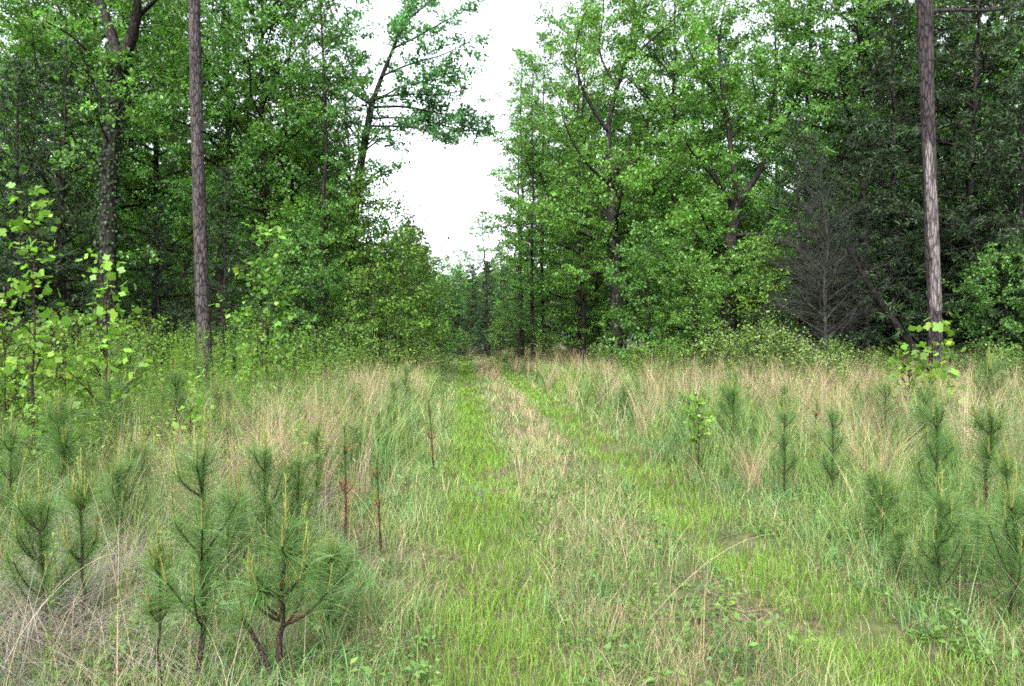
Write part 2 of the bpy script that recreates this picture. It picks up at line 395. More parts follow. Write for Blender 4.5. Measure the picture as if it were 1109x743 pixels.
variant('farpine', 'bark', 'needle', seed=23, H=12, base=0.06, width=4.6, r0=0.13, n_prim=60, leaf=(0.22, 0.05), per=20, col=(0.032, 0.060, 0.026), elev=(5, 50), profile='cone', sec=0.3, twl=0.4, twd=0.18, kind='needle')

# ------------------------------------------------------------------ ground
def axis_steps(a, b, fine_a, fine_b, fine, coarse):
    x = [fine_a]; 
    while x[-1] < fine_b: x.append(x[-1] + fine)
    st = fine
    while x[-1] < b: st = min(st * 1.25, coarse); x.append(x[-1] + st)
    lo = [fine_a]; st = fine
    while lo[-1] > a: st = min(st * 1.25, coarse); lo.append(lo[-1] - st)
    return np.array(lo[:0:-1] + x)
gx = axis_steps(-900, 900, -14, 14, 0.12, 60); gy = axis_steps(-300, 1200, 1.0, 30, 0.12, 60)
X, Y = np.meshgrid(gx, gy)
Z = gz(X, Y)
nx, ny = len(gx), len(gy)
i = (np.arange(ny - 1)[:, None] * nx + np.arange(nx - 1)[None]).ravel()
gs = Soup(); gs.add(np.stack([X, Y, Z], -1).reshape(-1, 3), np.stack([i, i + 1, i + nx + 1, i + nx], 1), (1, 1, 1))
tag(link('ground', gs.mesh('ground', M['ground'], True)), kind='structure')

# ------------------------------------------------------------------ the trees that show most, each on its own skeleton
def pt(x, y, d, x0, d0):
    """a photo pixel at depth d, seen from a tree that stands at column x0, depth d0"""
    ax, _ = px(x0, d0); bx, _ = px(x, d)
    return (bx - ax, d - d0, (HZ - y) / F * d + EYE)

def limb(pts, x0, d0, ra, rb, dd=(0, 0)):
    n = 9; k = np.linspace(0, 1, len(pts)); t = np.linspace(0, 1, n)
    q = np.array([pt(a, b, d0 + dd[0] + (dd[1] - dd[0]) * j, x0, d0) for (a, b), j in zip(pts, k)])
    q = np.stack([np.interp(t, k, q[:, i]) for i in range(3)], 1)
    q[1:-1] = (q[:-2] + 2 * q[1:-1] + q[2:]) / 4
    return (q, np.linspace(ra, rb, n))

def own_tree(name, parts, x0, d0, label, cat='tree', group=None, tint=None):
    x, y = px(x0, d0)
    return thing(name, parts, (x, y, gz1(x, y)), label=label, cat=cat, group=group, tint=tint)

# forked hardwood clothed in ivy
x0, d0 = 120, 20.5
trunk = [(0, 0, -0.1), pt(117, 300, d0, x0, d0), pt(118, 200, d0, x0, d0), pt(124, 120, d0, x0, d0), pt(131, 66, d0, x0, d0)]
fk = [limb([(131, 68), (120, 35), (112, 10), (100, -25), (90, -80), (95, -140)], x0, d0, 0.16, 0.03, (0, 1)),
      limb([(131, 68), (145, 40), (150, 0), (150, -60), (160, -130)], x0, d0, 0.19, 0.03, (0, -0.6)),
      limb([(128, 90), (100, 60), (75, 35), (45, 22)], x0, d0, 0.06, 0.015, (0, -1.5)),
      limb([(148, 20), (175, -5), (200, -20)], x0, d0, 0.07, 0.015, (0, -1)),
      limb([(122, 130), (150, 100), (180, 95)], x0, d0, 0.05, 0.01, (0, -1.2)),
      limb([(118, 190), (95, 165), (70, 160)], x0, d0, 0.04, 0.01, (0, -1.2))]
tr, cr = build_tree(seed=31, H=10, base=0.5, width=4, r0=0.2, n_prim=8, limbs=fk, trunk=trunk, trad=[0.27, 0.22, 0.20, 0.19, 0.22], col=LEAFG, epicormic=3, sec=0.36, leaf=(0.125, 0.08), per=21, twl=0.6)
iv = Soup(); r_ = np.random.default_rng(5); tk = np.array(trunk)
m = 2600; s_ = r_.uniform(0.03, 1, m); k = np.linspace(0, 1, 5)
c_ = np.stack([np.interp(s_, k, tk[:, i]) for i in range(3)], 1); a_ = r_.uniform(0, 6.283, m)
o_ = np.stack([np.cos(a_), np.sin(a_), np.zeros(m)], 1)
kites(iv, c_ + o_ * r_.uniform(0.2, 0.34, m)[:, None], o_ * 0.5 + np.array([0, 0, -0.8]) + r_.normal(size=(m, 3)) * 0.3, o_ + r_.normal(size=(m, 3)) * 0.4, r_.uniform(0.06, 0.12, m), 0.07, jitter_col((0.018, 0.042, 0.011), m, 0.25, r_))
own_tree('hardwood_tree', [('trunk', tr.mesh('vine_trunk', M['bark'], True)), ('crown', cr.mesh('vine_crown', M['leaf'])), ('ivy', iv.mesh('ivy', M['leaf']))], x0, d0,
         'dark ivy-clad hardwood with a high fork, left of the grey pine trunk', tint=(1.0, 1.0, 0.95))

# hardwood whose limbs reach out over the track
x0, d0 = 383, 28
trunk = [(0, 0, -0.1), pt(380, 280, d0, x0, d0), pt(386, 205, d0, x0, d0), pt(398, 140, d0, x0, d0), pt(404, 108, d0, x0, d0)]
fk = [limb([(404, 110), (415, 80), (430, 45), (447, 5), (455, -50)], x0, d0, 0.10, 0.02, (0, 0.5)),
      limb([(404, 108), (440, 103), (470, 105), (502, 100)], x0, d0, 0.055, 0.012, (0, -0.5)),
      limb([(402, 118), (440, 116), (480, 126), (524, 128)], x0, d0, 0.06, 0.012, (0, 0.8)),
      limb([(398, 138), (430, 138), (465, 142), (500, 152)], x0, d0, 0.045, 0.01, (0, -1)),
      limb([(425, 55), (455, 40), (490, 20), (510, 10)], x0, d0, 0.045, 0.01, (0, 0.5)),
      limb([(412, 85), (445, 70), (480, 62), (505, 48)], x0, d0, 0.045, 0.01, (0, -1)),
      limb([(440, 25), (470, 0), (500, -30)], x0, d0, 0.04, 0.01, (0, 1)),
      limb([(404, 120), (385, 80), (372, 55), (385, 20)], x0, d0, 0.05, 0.01, (0, 1)),
      limb([(386, 205), (360, 170), (335, 150)], x0, d0, 0.06, 0.01, (0, -1)),
      limb([(404, 112), (440, 92), (475, 88), (515, 78)], x0, d0, 0.04, 0.01, (0, 1)), limb([(400, 130), (445, 128), (490, 140), (530, 146)], x0, d0, 0.04, 0.01, (0, 1.6)),
      limb([(402, 115), (372, 95), (350, 70)], x0, d0, 0.05, 0.01, (0, -1)), limb([(394, 160), (372, 130), (345, 118)], x0, d0, 0.05, 0.01, (0, 1)), limb([(394, 165), (415, 150), (440, 158)], x0, d0, 0.04, 0.01, (0, -1)),
      limb([(385, 215), (405, 190), (425, 180)], x0, d0, 0.05, 0.01, (0, -1.2))]
tr, cr = build_tree(seed=32, H=10, base=0.22, width=4.4, r0=0.2, n_prim=15, limbs=fk, trunk=trunk, trad=[0.24, 0.18, 0.15, 0.13, 0.11], col=(0.066, 0.155, 0.045), sec=0.28, twl=0.45, twd=0.16, per=18, leaf=(0.135, 0.085), profile='low')
own_tree('hardwood_tree', [('trunk', tr.mesh('reach_trunk', M['bark'], True)), ('crown', cr.mesh('reach_crown', M['leaf']))], x0, d0,
         'hardwood whose long leafy limbs reach out over the track against the white sky', tint=(0.95, 1.05, 1.15))

# two open oaks right of the track
x0, d0 = 668, 32
trunk = [(0, 0, -0.1), pt(667, 300, d0, x0, d0), pt(663, 240, d0, x0, d0), pt(663, 188, d0, x0, d0)]
fk = [limb([(663, 190), (680, 160), (700, 135), (718, 105)], x0, d0, 0.12, 0.02, (0, -1)),
      limb([(664, 188), (698, 168), (735, 152), (760, 150)], x0, d0, 0.09, 0.015, (0, -1.4)),
      limb([(663, 192), (655, 145), (665, 100), (682, 60), (690, 0), (685, -60)], x0, d0, 0.14, 0.02, (0, 0.5)),
      limb([(657, 140), (630, 100), (620, 55), (635, 10)], x0, d0, 0.09, 0.015, (0, -1)),
      limb([(663, 200), (635, 180), (612, 140), (605, 100)], x0, d0, 0.07, 0.012, (0, -1.5)),
      limb([(680, 65), (715, 35), (740, 10)], x0, d0, 0.06, 0.012, (0, -1)),
      limb([(668, 95), (645, 55), (655, 15), (650, -30)], x0, d0, 0.06, 0.012, (0, 1))]
tr, cr = build_tree(seed=33, H=12, base=0.35, width=7.5, r0=0.2, n_prim=22, limbs=fk, trunk=trunk, trad=[0.32, 0.25, 0.22, 0.2], col=LEAFG, sec=0.30, epicormic=8, elev=(0, 40), leaf=(0.125, 0.08), per=21, twl=0.55, twd=0.19)
own_tree('hardwood_tree', [('trunk', tr.mesh('open_trunk', M['bark'], True)), ('crown', cr.mesh('open_crown', M['leaf']))], x0, d0,
         'tall oak right of the track whose dark limbs spread in a V', tint=(1.15, 1.1, 1.0))
x0, d0 = 790, 29
trunk = [(0, 0, -0.1), pt(788, 320, d0, x0, d0), pt(790, 270, d0, x0, d0), pt(796, 222, d0, x0, d0)]
fk = [limb([(796, 225), (816, 196), (830, 176), (834, 130), (842, 80), (838, 20)], x0, d0, 0.15, 0.02, (0, 0.5)),
      limb([(795, 225), (772, 190), (748, 165), (737, 142)], x0, d0, 0.09, 0.015, (0, -1.2)),
      limb([(800, 218), (792, 165), (785, 110), (775, 50), (790, -20)], x0, d0, 0.13, 0.02, (0, 0.8)),
      limb([(832, 165), (858, 120), (872, 80), (880, 40)], x0, d0, 0.08, 0.015, (0, -1.2)),
      limb([(788, 120), (755, 75), (740, 40)], x0, d0, 0.06, 0.012, (0, -1)),
      limb([(792, 150), (820, 110), (810, 60)], x0, d0, 0.05, 0.012, (0, -1.5)),
      limb([(790, 280), (760, 260), (730, 262)], x0, d0, 0.05, 0.01, (0, -1.6))]
tr, cr = build_tree(seed=34, H=11, base=0.3, width=7.5, r0=0.2, n_prim=22, limbs=fk, trunk=trunk, trad=[0.36, 0.29, 0.26, 0.24], col=LEAFG, sec=0.30, epicormic=8, elev=(0, 40), leaf=(0.125, 0.08), per=21, twl=0.55, twd=0.19)
own_tree('hardwood_tree', [('trunk', tr.mesh('broad_trunk', M['bark'], True)), ('crown', cr.mesh('broad_crown', M['leaf']))], x0, d0,
         'broad oak with a thick black low-forking trunk, beside the dead brushy tree', tint=(1.1, 1.1, 0.95))

# bare pine trunks at the front of the wood, crowns above the picture
x0, d0 = 222, 17
trunk = [(0, 0, -0.1), pt(221, 368, d0, x0, d0), pt(217, 250, d0, x0, d0), pt(213, 120, d0, x0, d0), pt(211, 0, d0, x0, d0), pt(212, -160, d0, x0, d0), pt(216, -480, d0, x0, d0)]
tr, cr = build_tree(seed=41, H=18, base=0.70, width=6.5, r0=0.2, n_prim=26, trunk=trunk, trad=[0.22, 0.150, 0.138, 0.127, 0.119, 0.11, 0.03], trunk_sides=22, kind='needle', leaf=(0.18, 0.025), per=14, col=(0.04, 0.075, 0.025), elev=(5, 50))
own_tree('pine_tree', [('trunk', tr.mesh('pine_trunk', M['pinebark'], True)), ('crown', cr.mesh('pine_crown', M['needle']))], x0, d0,
         'tall straight pine with a bare grey flaky trunk, left of the track', 'pine tree')
x0, d0 = 1014, 16
trunk = [(0, 0, -0.1), pt(1013, 360, d0, x0, d0), pt(1008, 240, d0, x0, d0), pt(1004, 120, d0, x0, d0), pt(1000, 0, d0, x0, d0), pt(1000, -160, d0, x0, d0), pt(1004, -480, d0, x0, d0)]
fk = [limb([(1004, 14), (1040, 12), (1075, 14), (1115, 4), (1150, 8)], x0, d0, 0.045, 0.02, (0, 0.6)), limb([(1074, 13), (1078, 0), (1085, -18)], x0, d0, 0.025, 0.012, (0.4, 0.6))]
tr, cr = build_tree(seed=42, H=18, base=0.72, width=6.0, r0=0.2, n_prim=24, limbs=fk, trunk=trunk, trad=[0.20, 0.132, 0.128, 0.132, 0.158, 0.14, 0.03], trunk_sides=22, kind='needle', leaf=(0.18, 0.025), per=14, col=(0.035, 0.065, 0.025), elev=(5, 50))
bw = Soup(); tk = np.array(trunk); kk = np.linspace(0, 1, 7); r_ = np.random.default_rng(9)
zz = np.linspace(pt(0, 338, d0, x0, d0)[2], pt(0, 150, d0, x0, d0)[2], 60); nn = 9
cx = np.interp(zz, tk[:, 2], tk[:, 0]); cy = np.interp(zz, tk[:, 2], tk[:, 1]); rd = np.interp(zz, tk[:, 2], [0.20, 0.132, 0.128, 0.132, 0.158, 0.14, 0.03]) * 1.035 + 0.004
u_ = np.linspace(0, 1, 60); half = (0.95 * (1 - u_) ** 0.6 + 0.22) * (1 + 0.35 * (noise(zz, zz * 0, 0.28, 8) - 0.5) * 2); mid = -math.pi / 2 - 0.15 + 0.35 * np.sin(u_ * 5)
half[-3:] *= [0.8, 0.5, 0.1]; half[:2] *= [0.3, 0.8]
an = mid[:, None] + half[:, None] * np.linspace(-1, 1, nn)[None]
rr2 = rd[:, None] * (1 + 0.012 * r_.normal(size=(60, nn)))
v = np.stack([cx[:, None] + rr2 * np.cos(an), cy[:, None] + rr2 * np.sin(an), np.repeat(zz[:, None], nn, 1)], -1)
ii = (np.arange(59)[:, None] * nn + np.arange(nn - 1)[None]).ravel()
bw.add(v.reshape(-1, 3), np.stack([ii, ii + 1, ii + nn + 1, ii + nn], 1), (1, 1, 1))
o = own_tree('pine_tree', [('trunk', tr.mesh('peeling_trunk', M['deadbark'], True)), ('crown', cr.mesh('peeling_crown', M['needle'])), ('bare_wood', bw.mesh('bare_wood', M['barewood'], True))], x0, d0,
         'tall pine with peeling bark and a strip of bare pale wood', 'pine tree')
[c for c in o.children if c.name.startswith('bare_wood')][0]['label'] = 'pale strip of bare wood where the bark has peeled off'

# dead grey brushy tree
x0, d0 = 897, 21
tr, (ta, tb) = build_tree(seed=51, H=6.4, base=0.12, width=4.6, r0=0.07, n_prim=58, elev=(25, 72), profile='low', sec=0.2, twl=0.5, twd=0.11, bare=True, wobble=0.1)
tw = Soup(); r_ = np.random.default_rng(3)
s_ = r_.uniform(0.2, 1, (len(ta), 2)); p_ = (ta[:, None] + (tb - ta)[:, None] * s_[..., None]).reshape(-1, 3)
e_ = p_ + nrm(np.repeat(nrm(tb - ta), 2, 0) + r_.normal(size=p_.shape) * 0.5) * r_.uniform(0.15, 0.4, len(p_))[:, None]
sticks(tw, p_, e_, 0.0032, 0.0018, (1, 1, 1))
own_tree('dead_tree', [('trunk', tr.mesh('dead_trunk', M['twig'], True)), ('twigs', tw.mesh('dead_twigs', M['twig']))], x0, d0, 'dead leafless tree of fine grey twigs at the front of the wood', 'dead tree')
fl = Soup(); x0, d0 = 1003, 20.5
fp = np.array([pt(a, b, 20.5, x0, d0) for a, b in [(1006, 398), (985, 372), (960, 338), (938, 305), (918, 268)]])
tube(fl, np.stack([np.interp(np.linspace(0, 1, 14), np.linspace(0, 1, 5), fp[:, i]) for i in range(3)], 1), np.linspace(0.13, 0.05, 14), 9, (0.5, 0.5, 0.5), rough=0.05)
fb = Soup()
for a, b, c in [((985, 372), (975, 345), (980, 325)), ((960, 338), (975, 318), (995, 312)), ((945, 315), (930, 318), (915, 312))]:
    tube(fb, [pt(*a, 20.5, x0, d0), pt(*b, 20.2, x0, d0), pt(*c, 20.0, x0, d0)], [0.03, 0.02, 0.008], 5, (0.5, 0.5, 0.5))
own_tree('leaning_dead_tree', [('trunk', fl.mesh('leaning_trunk', M['bark'], True)), ('branch', fb.mesh('leaning_branch', M['bark'], True))], x0, d0, 'dark dead trunk leaning at a slant in the shade beside the peeling pine', 'dead tree')

# ------------------------------------------------------------------ the edge of the wood
YG, NG, BG, DG = (1.18, 1.10, 0.9), (1, 1, 1), (0.95, 1.03, 1.10), (0.8, 0.82, 0.85)
EDGE = [  # key, name, column, depth, height factor, tint, label
 ('cedar_a', 'cedar_tree', 14, 21.5, 0.98, NG, 'dense dark cedar standing at the left edge of the picture behind the bright sapling'),
 ('cedar_b', 'cedar_tree', 66, 21.8, 0.78, NG, 'dark cedar between the left picture edge and the ivy-clad forked tree'),
 ('cedar_a', 'cedar_tree', -60, 21, 0.9, NG, 'dark cedar cut off by the left edge of the picture'),
 ('cedar_a', 'cedar_tree', 172, 24, 0.62, NG, 'low dark cedar just left of the grey bare pine trunk'),
 ('cedar_b', 'cedar_tree', 240, 22, 0.50, NG, 'low dark cedar just right of the grey bare pine trunk'),
 ('cedar_a', 'cedar_tree', 345, 25, 0.40, NG, 'small dark cedar in the shade at the foot of the left tree line'),
 ('oak_b', 'hardwood_tree', 60, 25, 1.0, NG, 'hardwood with a dark slanting upper trunk near the top left corner'),
 ('oak_d', 'hardwood_tree', 98, 26.5, 0.95, NG, 'straight dark hardwood close behind the ivy-clad forked tree'),
 ('oak_c', 'hardwood_tree', 22, 27, 0.88, YG, 'leafy hardwood rising behind the cedars at the top left corner'),
 ('oak_a', 'hardwood_tree', 168, 28, 1.0, YG, 'pale green hardwood between the ivy-clad tree and the grey bare pine trunk'),
 ('oak_d', 'hardwood_tree', 243, 26, 0.92, NG, 'hardwood with twin dark stems directly right of the grey bare pine trunk'),
 ('oak_b', 'hardwood_tree', 286, 25, 0.90, BG, 'slim hardwood with two bare stems rising through bluish leaves'),
 ('oak_c', 'hardwood_tree', 312, 27, 0.98, YG, 'rounded pale green hardwood whose top fills the sky left of the overhanging limbs'),
 ('slender', 'hardwood_tree', 352, 24.5, 0.74, BG, 'slim bluish green hardwood just left of the overhanging limbs'),
 ('slender', 'hardwood_tree', 378, 26, 0.56, BG, 'slim hardwood at the foot of the trunk whose limbs reach over the track'),
 ('under', 'hardwood_tree', 322, 22.5, 0.66, NG, 'low spreading understory tree with layered leaves right of the airy bright sapling'),
 ('young', 'young_tree', 400, 25, 1.0, YG, 'feathery yellow-green young tree at the end of the left tree line'),
 ('young', 'young_tree', 428, 29, 1.0, NG, 'young tree on the left side of the track, tallest of the slim row there'),
 ('young', 'young_tree', 446, 34, 0.95, YG, 'young yellowish tree second in the slim row along the left side of the track'),
 ('young', 'young_tree', 462, 42, 0.98, NG, 'young tree third in the slim row along the left side of the track'),
 ('under', 'young_tree', 474, 54, 1.0, BG, 'small bushy tree last in the row where the track vanishes'),
 ('young', 'young_tree', 392, 23, 0.55, YG, 'low light green young tree at the foot of the left tree line'),
 ('young', 'young_tree', 420, 26, 0.55, YG, 'low yellow-green young tree at the foot of the slim row left of the track'),
 ('farpine', 'pine_tree', 497, 78, 0.72, DG, 'far dark pine nearest the vanishing end of the track'),
 ('farpine', 'pine_tree', 512, 72, 0.72, NG, 'far pine second from the vanishing end of the track'),
 ('farpine', 'pine_tree', 528, 66, 0.70, DG, 'far dark pine below the pale far hardwood'),
 ('farpine', 'pine_tree', 545, 58, 0.58, DG, 'dark pine beside the first thin trunk right of the track'),
 ('oak_c', 'hardwood_tree', 530, 74, 0.95, BG, 'pale far hardwood closing the view at the foot of the white sky gap'),
 ('oak_a', 'hardwood_tree', 500, 95, 0.78, BG, 'farthest hazy hardwood seen at the lowest point of the sky gap'),
 ('slender', 'hardwood_tree', 566, 43, 0.93, YG, 'hardwood with a thin dark trunk, first right of the track'),
 ('slender', 'hardwood_tree', 590, 40, 0.92, NG, 'hardwood second right of the track, its outline against the white sky gap'),
 ('slender', 'hardwood_tree', 560, 49, 0.86, NG, 'slim hardwood leaning leaves into the sky gap behind the first right trunk'),
 ('slender', 'hardwood_tree', 578, 37, 0.80, NG, 'slim full-leafed hardwood in front of the first thin trunks right of the track'),
 ('oak_a', 'hardwood_tree', 628, 38, 1.1, NG, 'hardwood third right of the track, full leafed to the ground'),
 ('slender', 'hardwood_tree', 630, 35, 0.85, YG, 'hardwood close left of the oak with the V of limbs'),
 ('oak_b', 'hardwood_tree', 725, 33, 1.0, NG, 'leafy hardwood between the two big open oaks'),
 ('under', 'hardwood_tree', 705, 28, 0.78, NG, 'low understory tree with dark layered leaves between the two big open oaks'),
 ('under', 'hardwood_tree', 752, 26, 0.62, YG, 'small bright green understory tree left of the broad oak trunk'),
 ('young', 'young_tree', 828, 24, 0.70, YG, 'bright green young tree right of the broad oak trunk'),
 ('under', 'hardwood_tree', 742, 31, 1.1, YG, 'pale leafed understory tree reaching to mid height left of the broad oak'),
 ('oak_a', 'hardwood_tree', 868, 31, 1.02, BG, 'tall hardwood behind the dead brushy tree'),
 ('oak_d', 'hardwood_tree', 930, 27, 0.95, NG, 'hardwood with feathery top left of the peeling pine trunk'),
 ('cedar_b', 'cedar_tree', 868, 24, 0.66, NG, 'dark cedar right behind the dead brushy tree'),
 ('cedar_a', 'cedar_tree', 940, 22.5, 0.85, NG, 'dark cedar between the dead brushy tree and the peeling pine'),
 ('cedar_b', 'cedar_tree', 975, 23.5, 0.95, NG, 'tall dark cedar close left behind the peeling pine'),
 ('cedar_b', 'cedar_tree', 1052, 21.5, 1.02, NG, 'tall dark cedar with a bare lower trunk right of the peeling pine'),
 ('cedar_a', 'cedar_tree', 1105, 20.5, 0.9, NG, 'dark cedar at the right edge of the picture'),
 ('oak_c', 'hardwood_tree', 1088, 25, 1.0, NG, 'hardwood with bright boughs showing behind the cedars at the right edge'),
 ('under', 'hardwood_tree', 1085, 19.5, 0.55, NG, 'small green understory tree under the cedars at the right edge'),
 ('oak_b', 'hardwood_tree', 1160, 23, 1.0, NG, 'hardwood mostly cut off by the right edge of the picture'),
 ('cedar_b', 'cedar_tree', 1180, 20, 0.95, NG, 'cedar mostly cut off by the right edge of the picture'),
 ('cedar_b', 'cedar_tree', 1028, 26, 1.35, DG, 'tallest dark cedar, rising just behind the peeling pine to its right'),
 ('cedar_b', 'cedar_tree', 1086, 24.5, 1.3, DG, 'very tall dark cedar filling the top right corner'),
 ('cedar_b', 'cedar_tree', 958, 27, 1.3, DG, 'tall dark cedar rising behind the leaning dead trunk'),
 ('oak_d', 'hardwood_tree', 1010, 28, 1.0, BG, 'tall hardwood standing straight behind the peeling pine'),
]
r_ = np.random.default_rng(77)
for key, name, x, d, sc, tint, lab in EDGE:
    X0, Y0 = px(x, d)
    thing(name, TREES[key], (X0, Y0, gz1(X0, Y0)), r_.uniform(0, 6.28), (sc * r_.uniform(0.95, 1.05), sc * r_.uniform(0.95, 1.05), sc), lab, {'cedar_tree': 'cedar', 'pine_tree': 'pine tree'}.get(name, 'tree'), 'trees along the edge of the wood', tint)

# deeper rows, one object each
used = [px(e[2], e[3]) for e in EDGE]
for _ in range(6000):
    side = r_.random() < 0.5
    d = r_.uniform(26, 66); s = r_.uniform(5.5, 26)
    base = TD * d + TN * (1.05 + (s if side else -s))
    x, y = base
    col_px = x / y * F + 554.5
    if y < 28.5 or col_px < -140 or col_px > 1250: continue
    if side and col_px - 3.6 / y * F < 545 or (not side) and col_px + 3.6 / y * F > 415: continue
    if min(math.hypot(x - a, y - b) for a, b in used) < 4.7: continue
    used.append((x, y))
    key = r_.choice(['oak_a', 'oak_b', 'oak_c', 'oak_d', 'cedar_b', 'under'], p=[.22, .22, .16, .2, .12, .08])
    sc = r_.uniform(0.8, 1.08)
    tint = [NG, YG, BG, DG][r_.integers(4)]
    con = key == 'cedar_b'
    where = ('right' if side else 'left')
    thing('cedar_tree' if con else 'hardwood_tree', TREES[key], (x, y, gz1(x, y)), r_.uniform(0, 6.28), sc,
          ('dark cedar' if con else 'green hardwood') + f' deep in the wood on the {where} of the track, behind the edge trees', 'cedar' if con else 'tree',
          f"{'cedars' if con else 'hardwoods'} deep in the wood on the {where}", tint)
print('trees', len(used))

# the wood farther back reads as one mass
wd = Soup(); wt = Soup(); r_ = np.random.default_rng(8)
far = []
for _ in range(900):
    ang = r_.uniform(-0.75, 0.75); d = r_.uniform(55, 120); x, y = d * math.tan(ang), d
    s = lat(x, y) - 1.05
    if abs(s) < 6 + (10 if y < 70 else 0) and y < 84: continue
    gap = abs(x / y * F + 554.5 - 490) < 30
    if far and min(math.hypot(x - a, y - b) for a, b in far) < 4.2: continue
    far.append((x, y)); H = r_.uniform(10, 15) * (0.75 if abs(s) < 12 else 1)
    if gap: H = 1.5 + 0.088 * y * r_.uniform(0.8, 1)
    else: H *= 1.25
    n = 3200; k = r_.normal(size=(n, 3)); k = nrm(k) * r_.uniform(0.35, 1, (n, 1)) ** 0.6
    lob = noise(k[:, 0] * 3 + x, k[:, 2] * 3 + y, 0.8, 5)
    p = np.array([x, y, H * 0.52]) + k * np.array([2.9, 2.9, H * 0.5]) * (0.7 + 0.5 * lob[:, None])
    p[:, 2] = np.maximum(p[:, 2], 0.2)
    kites(wd, p, r_.normal(size=(n, 3)), r_.normal(size=(n, 3)) * 0.5 + np.array([0, 0, 1]), r_.uniform(0.26, 0.48, n), 0.26, jitter_col((0.055, 0.10, 0.03), n, 0.22, r_) * r_.uniform(0.8, 1.15))
    tube(wt, [(x, y, -0.1), (x + r_.normal() * .2, y, H * 0.9)], [0.17, 0.05], 6)
wo = tag(link('woods', wd.mesh('woods', M['leaf'])), kind='stuff')
tag(link('woods_trunks', wt.mesh('woods_trunks', M['bark'], True), wo))

# ------------------------------------------------------------------ shrubs along the edge
SHR = [(20, 10.5, .62, YG, 'bushy yellow-green shrub below the big-leafed sapling at the left edge'), (75, 12, .72, YG, 'bright shrub just right of the big-leafed sapling'), (128, 14, .75, NG, 'green shrub in front of the dark cedars, left of the grey pine trunk'),
       (165, 16.5, .8, YG, 'yellow-green shrub close left of the grey pine trunk'), (-30, 10, .8, YG, 'yellow-green shrub cut off by the left picture edge'), (262, 19, .85, NG, 'shrub right of the grey pine trunk at the foot of the wood'),
       (330, 20, .8, BG, 'bluish shrub at the foot of the wood below the layered understory tree'), (372, 20.5, .8, NG, 'green shrub where the left tree line turns towards the track'), (440, 26, .72, YG, 'light green shrub left of the track below the slim young trees'),
       (470, 40, 1.0, NG, 'shrub left of the track just before it vanishes'), (503, 62, .9, NG, 'round green shrub closing the far end of the track'), (541, 50, 1.1, NG, 'dark green shrub right of the track end, beside the first thin trunk'), (560, 44, .9, DG, 'shrub at the foot of the first thin trunk right of the track'),
       (592, 36, .7, YG, 'yellow-green shrub right of the track under the leafy edge trees'), (650, 28, .6, NG, 'bushy shrub below the oak with the V of limbs'), (690, 26, .52, YG, 'light shrub in front of the low understory tree between the big oaks'), (728, 24, .55, NG, 'shrub left of the white flowering brambles'),
       (905, 18.5, .62, NG, 'low shrub at the foot of the dead brushy tree'), (950, 18, .55, NG, 'low shrub in the shade left of the peeling pine'), (1060, 18, .6, DG, 'dark low shrub right of the peeling pine'), (1098, 15.5, .6, NG, 'green shrub at the right picture edge')]
for i, (x, d, sc, tint, lab) in enumerate(SHR):
    X0, Y0 = px(x, d)
    pr = TREES['shrub' if i % 2 else 'shrub_b']
    thing('shrub', [('stems', pr[0][1]), ('foliage', pr[1][1])], (X0, Y0, gz1(X0, Y0)), r_.uniform(0, 6.28), (sc * 1.1, sc * 1.1, sc), lab, 'shrub', 'shrubs along the edge of the wood', tint)

# white flowering brambles
r_ = np.random.default_rng(12)
tr, cr = build_tree(seed=19, H=1.7, base=0.03, width=3.4, r0=0.02, n_prim=26, leaf=(0.085, 0.055), col=(0.085, 0.15, 0.035), elev=(20, 70), sec=0.22, twl=0.28, twd=0.15, per=6, wobble=0.15)
fw = Soup(); cv = np.concatenate(cr.v); pick = cv[r_.choice(len(cv), 170)]; pick = pick[pick[:, 2] > 0.7] * np.array([1.03, 1.03, 1.05])
for k in range(5):
    a = np.full(len(pick), k * 2 * math.pi / 5); d = np.stack([np.cos(a), np.sin(a), np.full(len(a), 0.15)], 1)
    kites(fw, pick + r_.normal(size=pick.shape) * 0.0, d, np.tile([[0, -0.4, 0.9]], (len(pick), 1)), 0.022, 0.018, (0.75, 0.75, 0.72))
BR = [('stems', tr.mesh('bramble_stems', M['bark'], True)), ('foliage', cr.mesh('bramble_foliage', M['leaf'])), ('blossoms', fw.mesh('bramble_blossoms', M['petal']))]
for x, d, sc, rot, lab in [(775, 20, .78, 0.3, 'white flowering bramble farthest left of the flowering thicket before the broad oak'), (815, 19, .9, 2.1, 'tallest white flowering bramble, in the middle of the thicket before the broad oak'),
                           (852, 18.5, .8, 4.0, 'white flowering bramble right in the thicket, left of the dead brushy tree'), (885, 16, .62, 5.2, 'low bramble with a few white flowers in front of the dead brushy tree')]:
    X0, Y0 = px(x, d); thing('flowering_bramble', BR, (X0, Y0, gz1(X0, Y0)), rot, sc, lab, 'bramble', 'flowering brambles before the broad oak', YG)

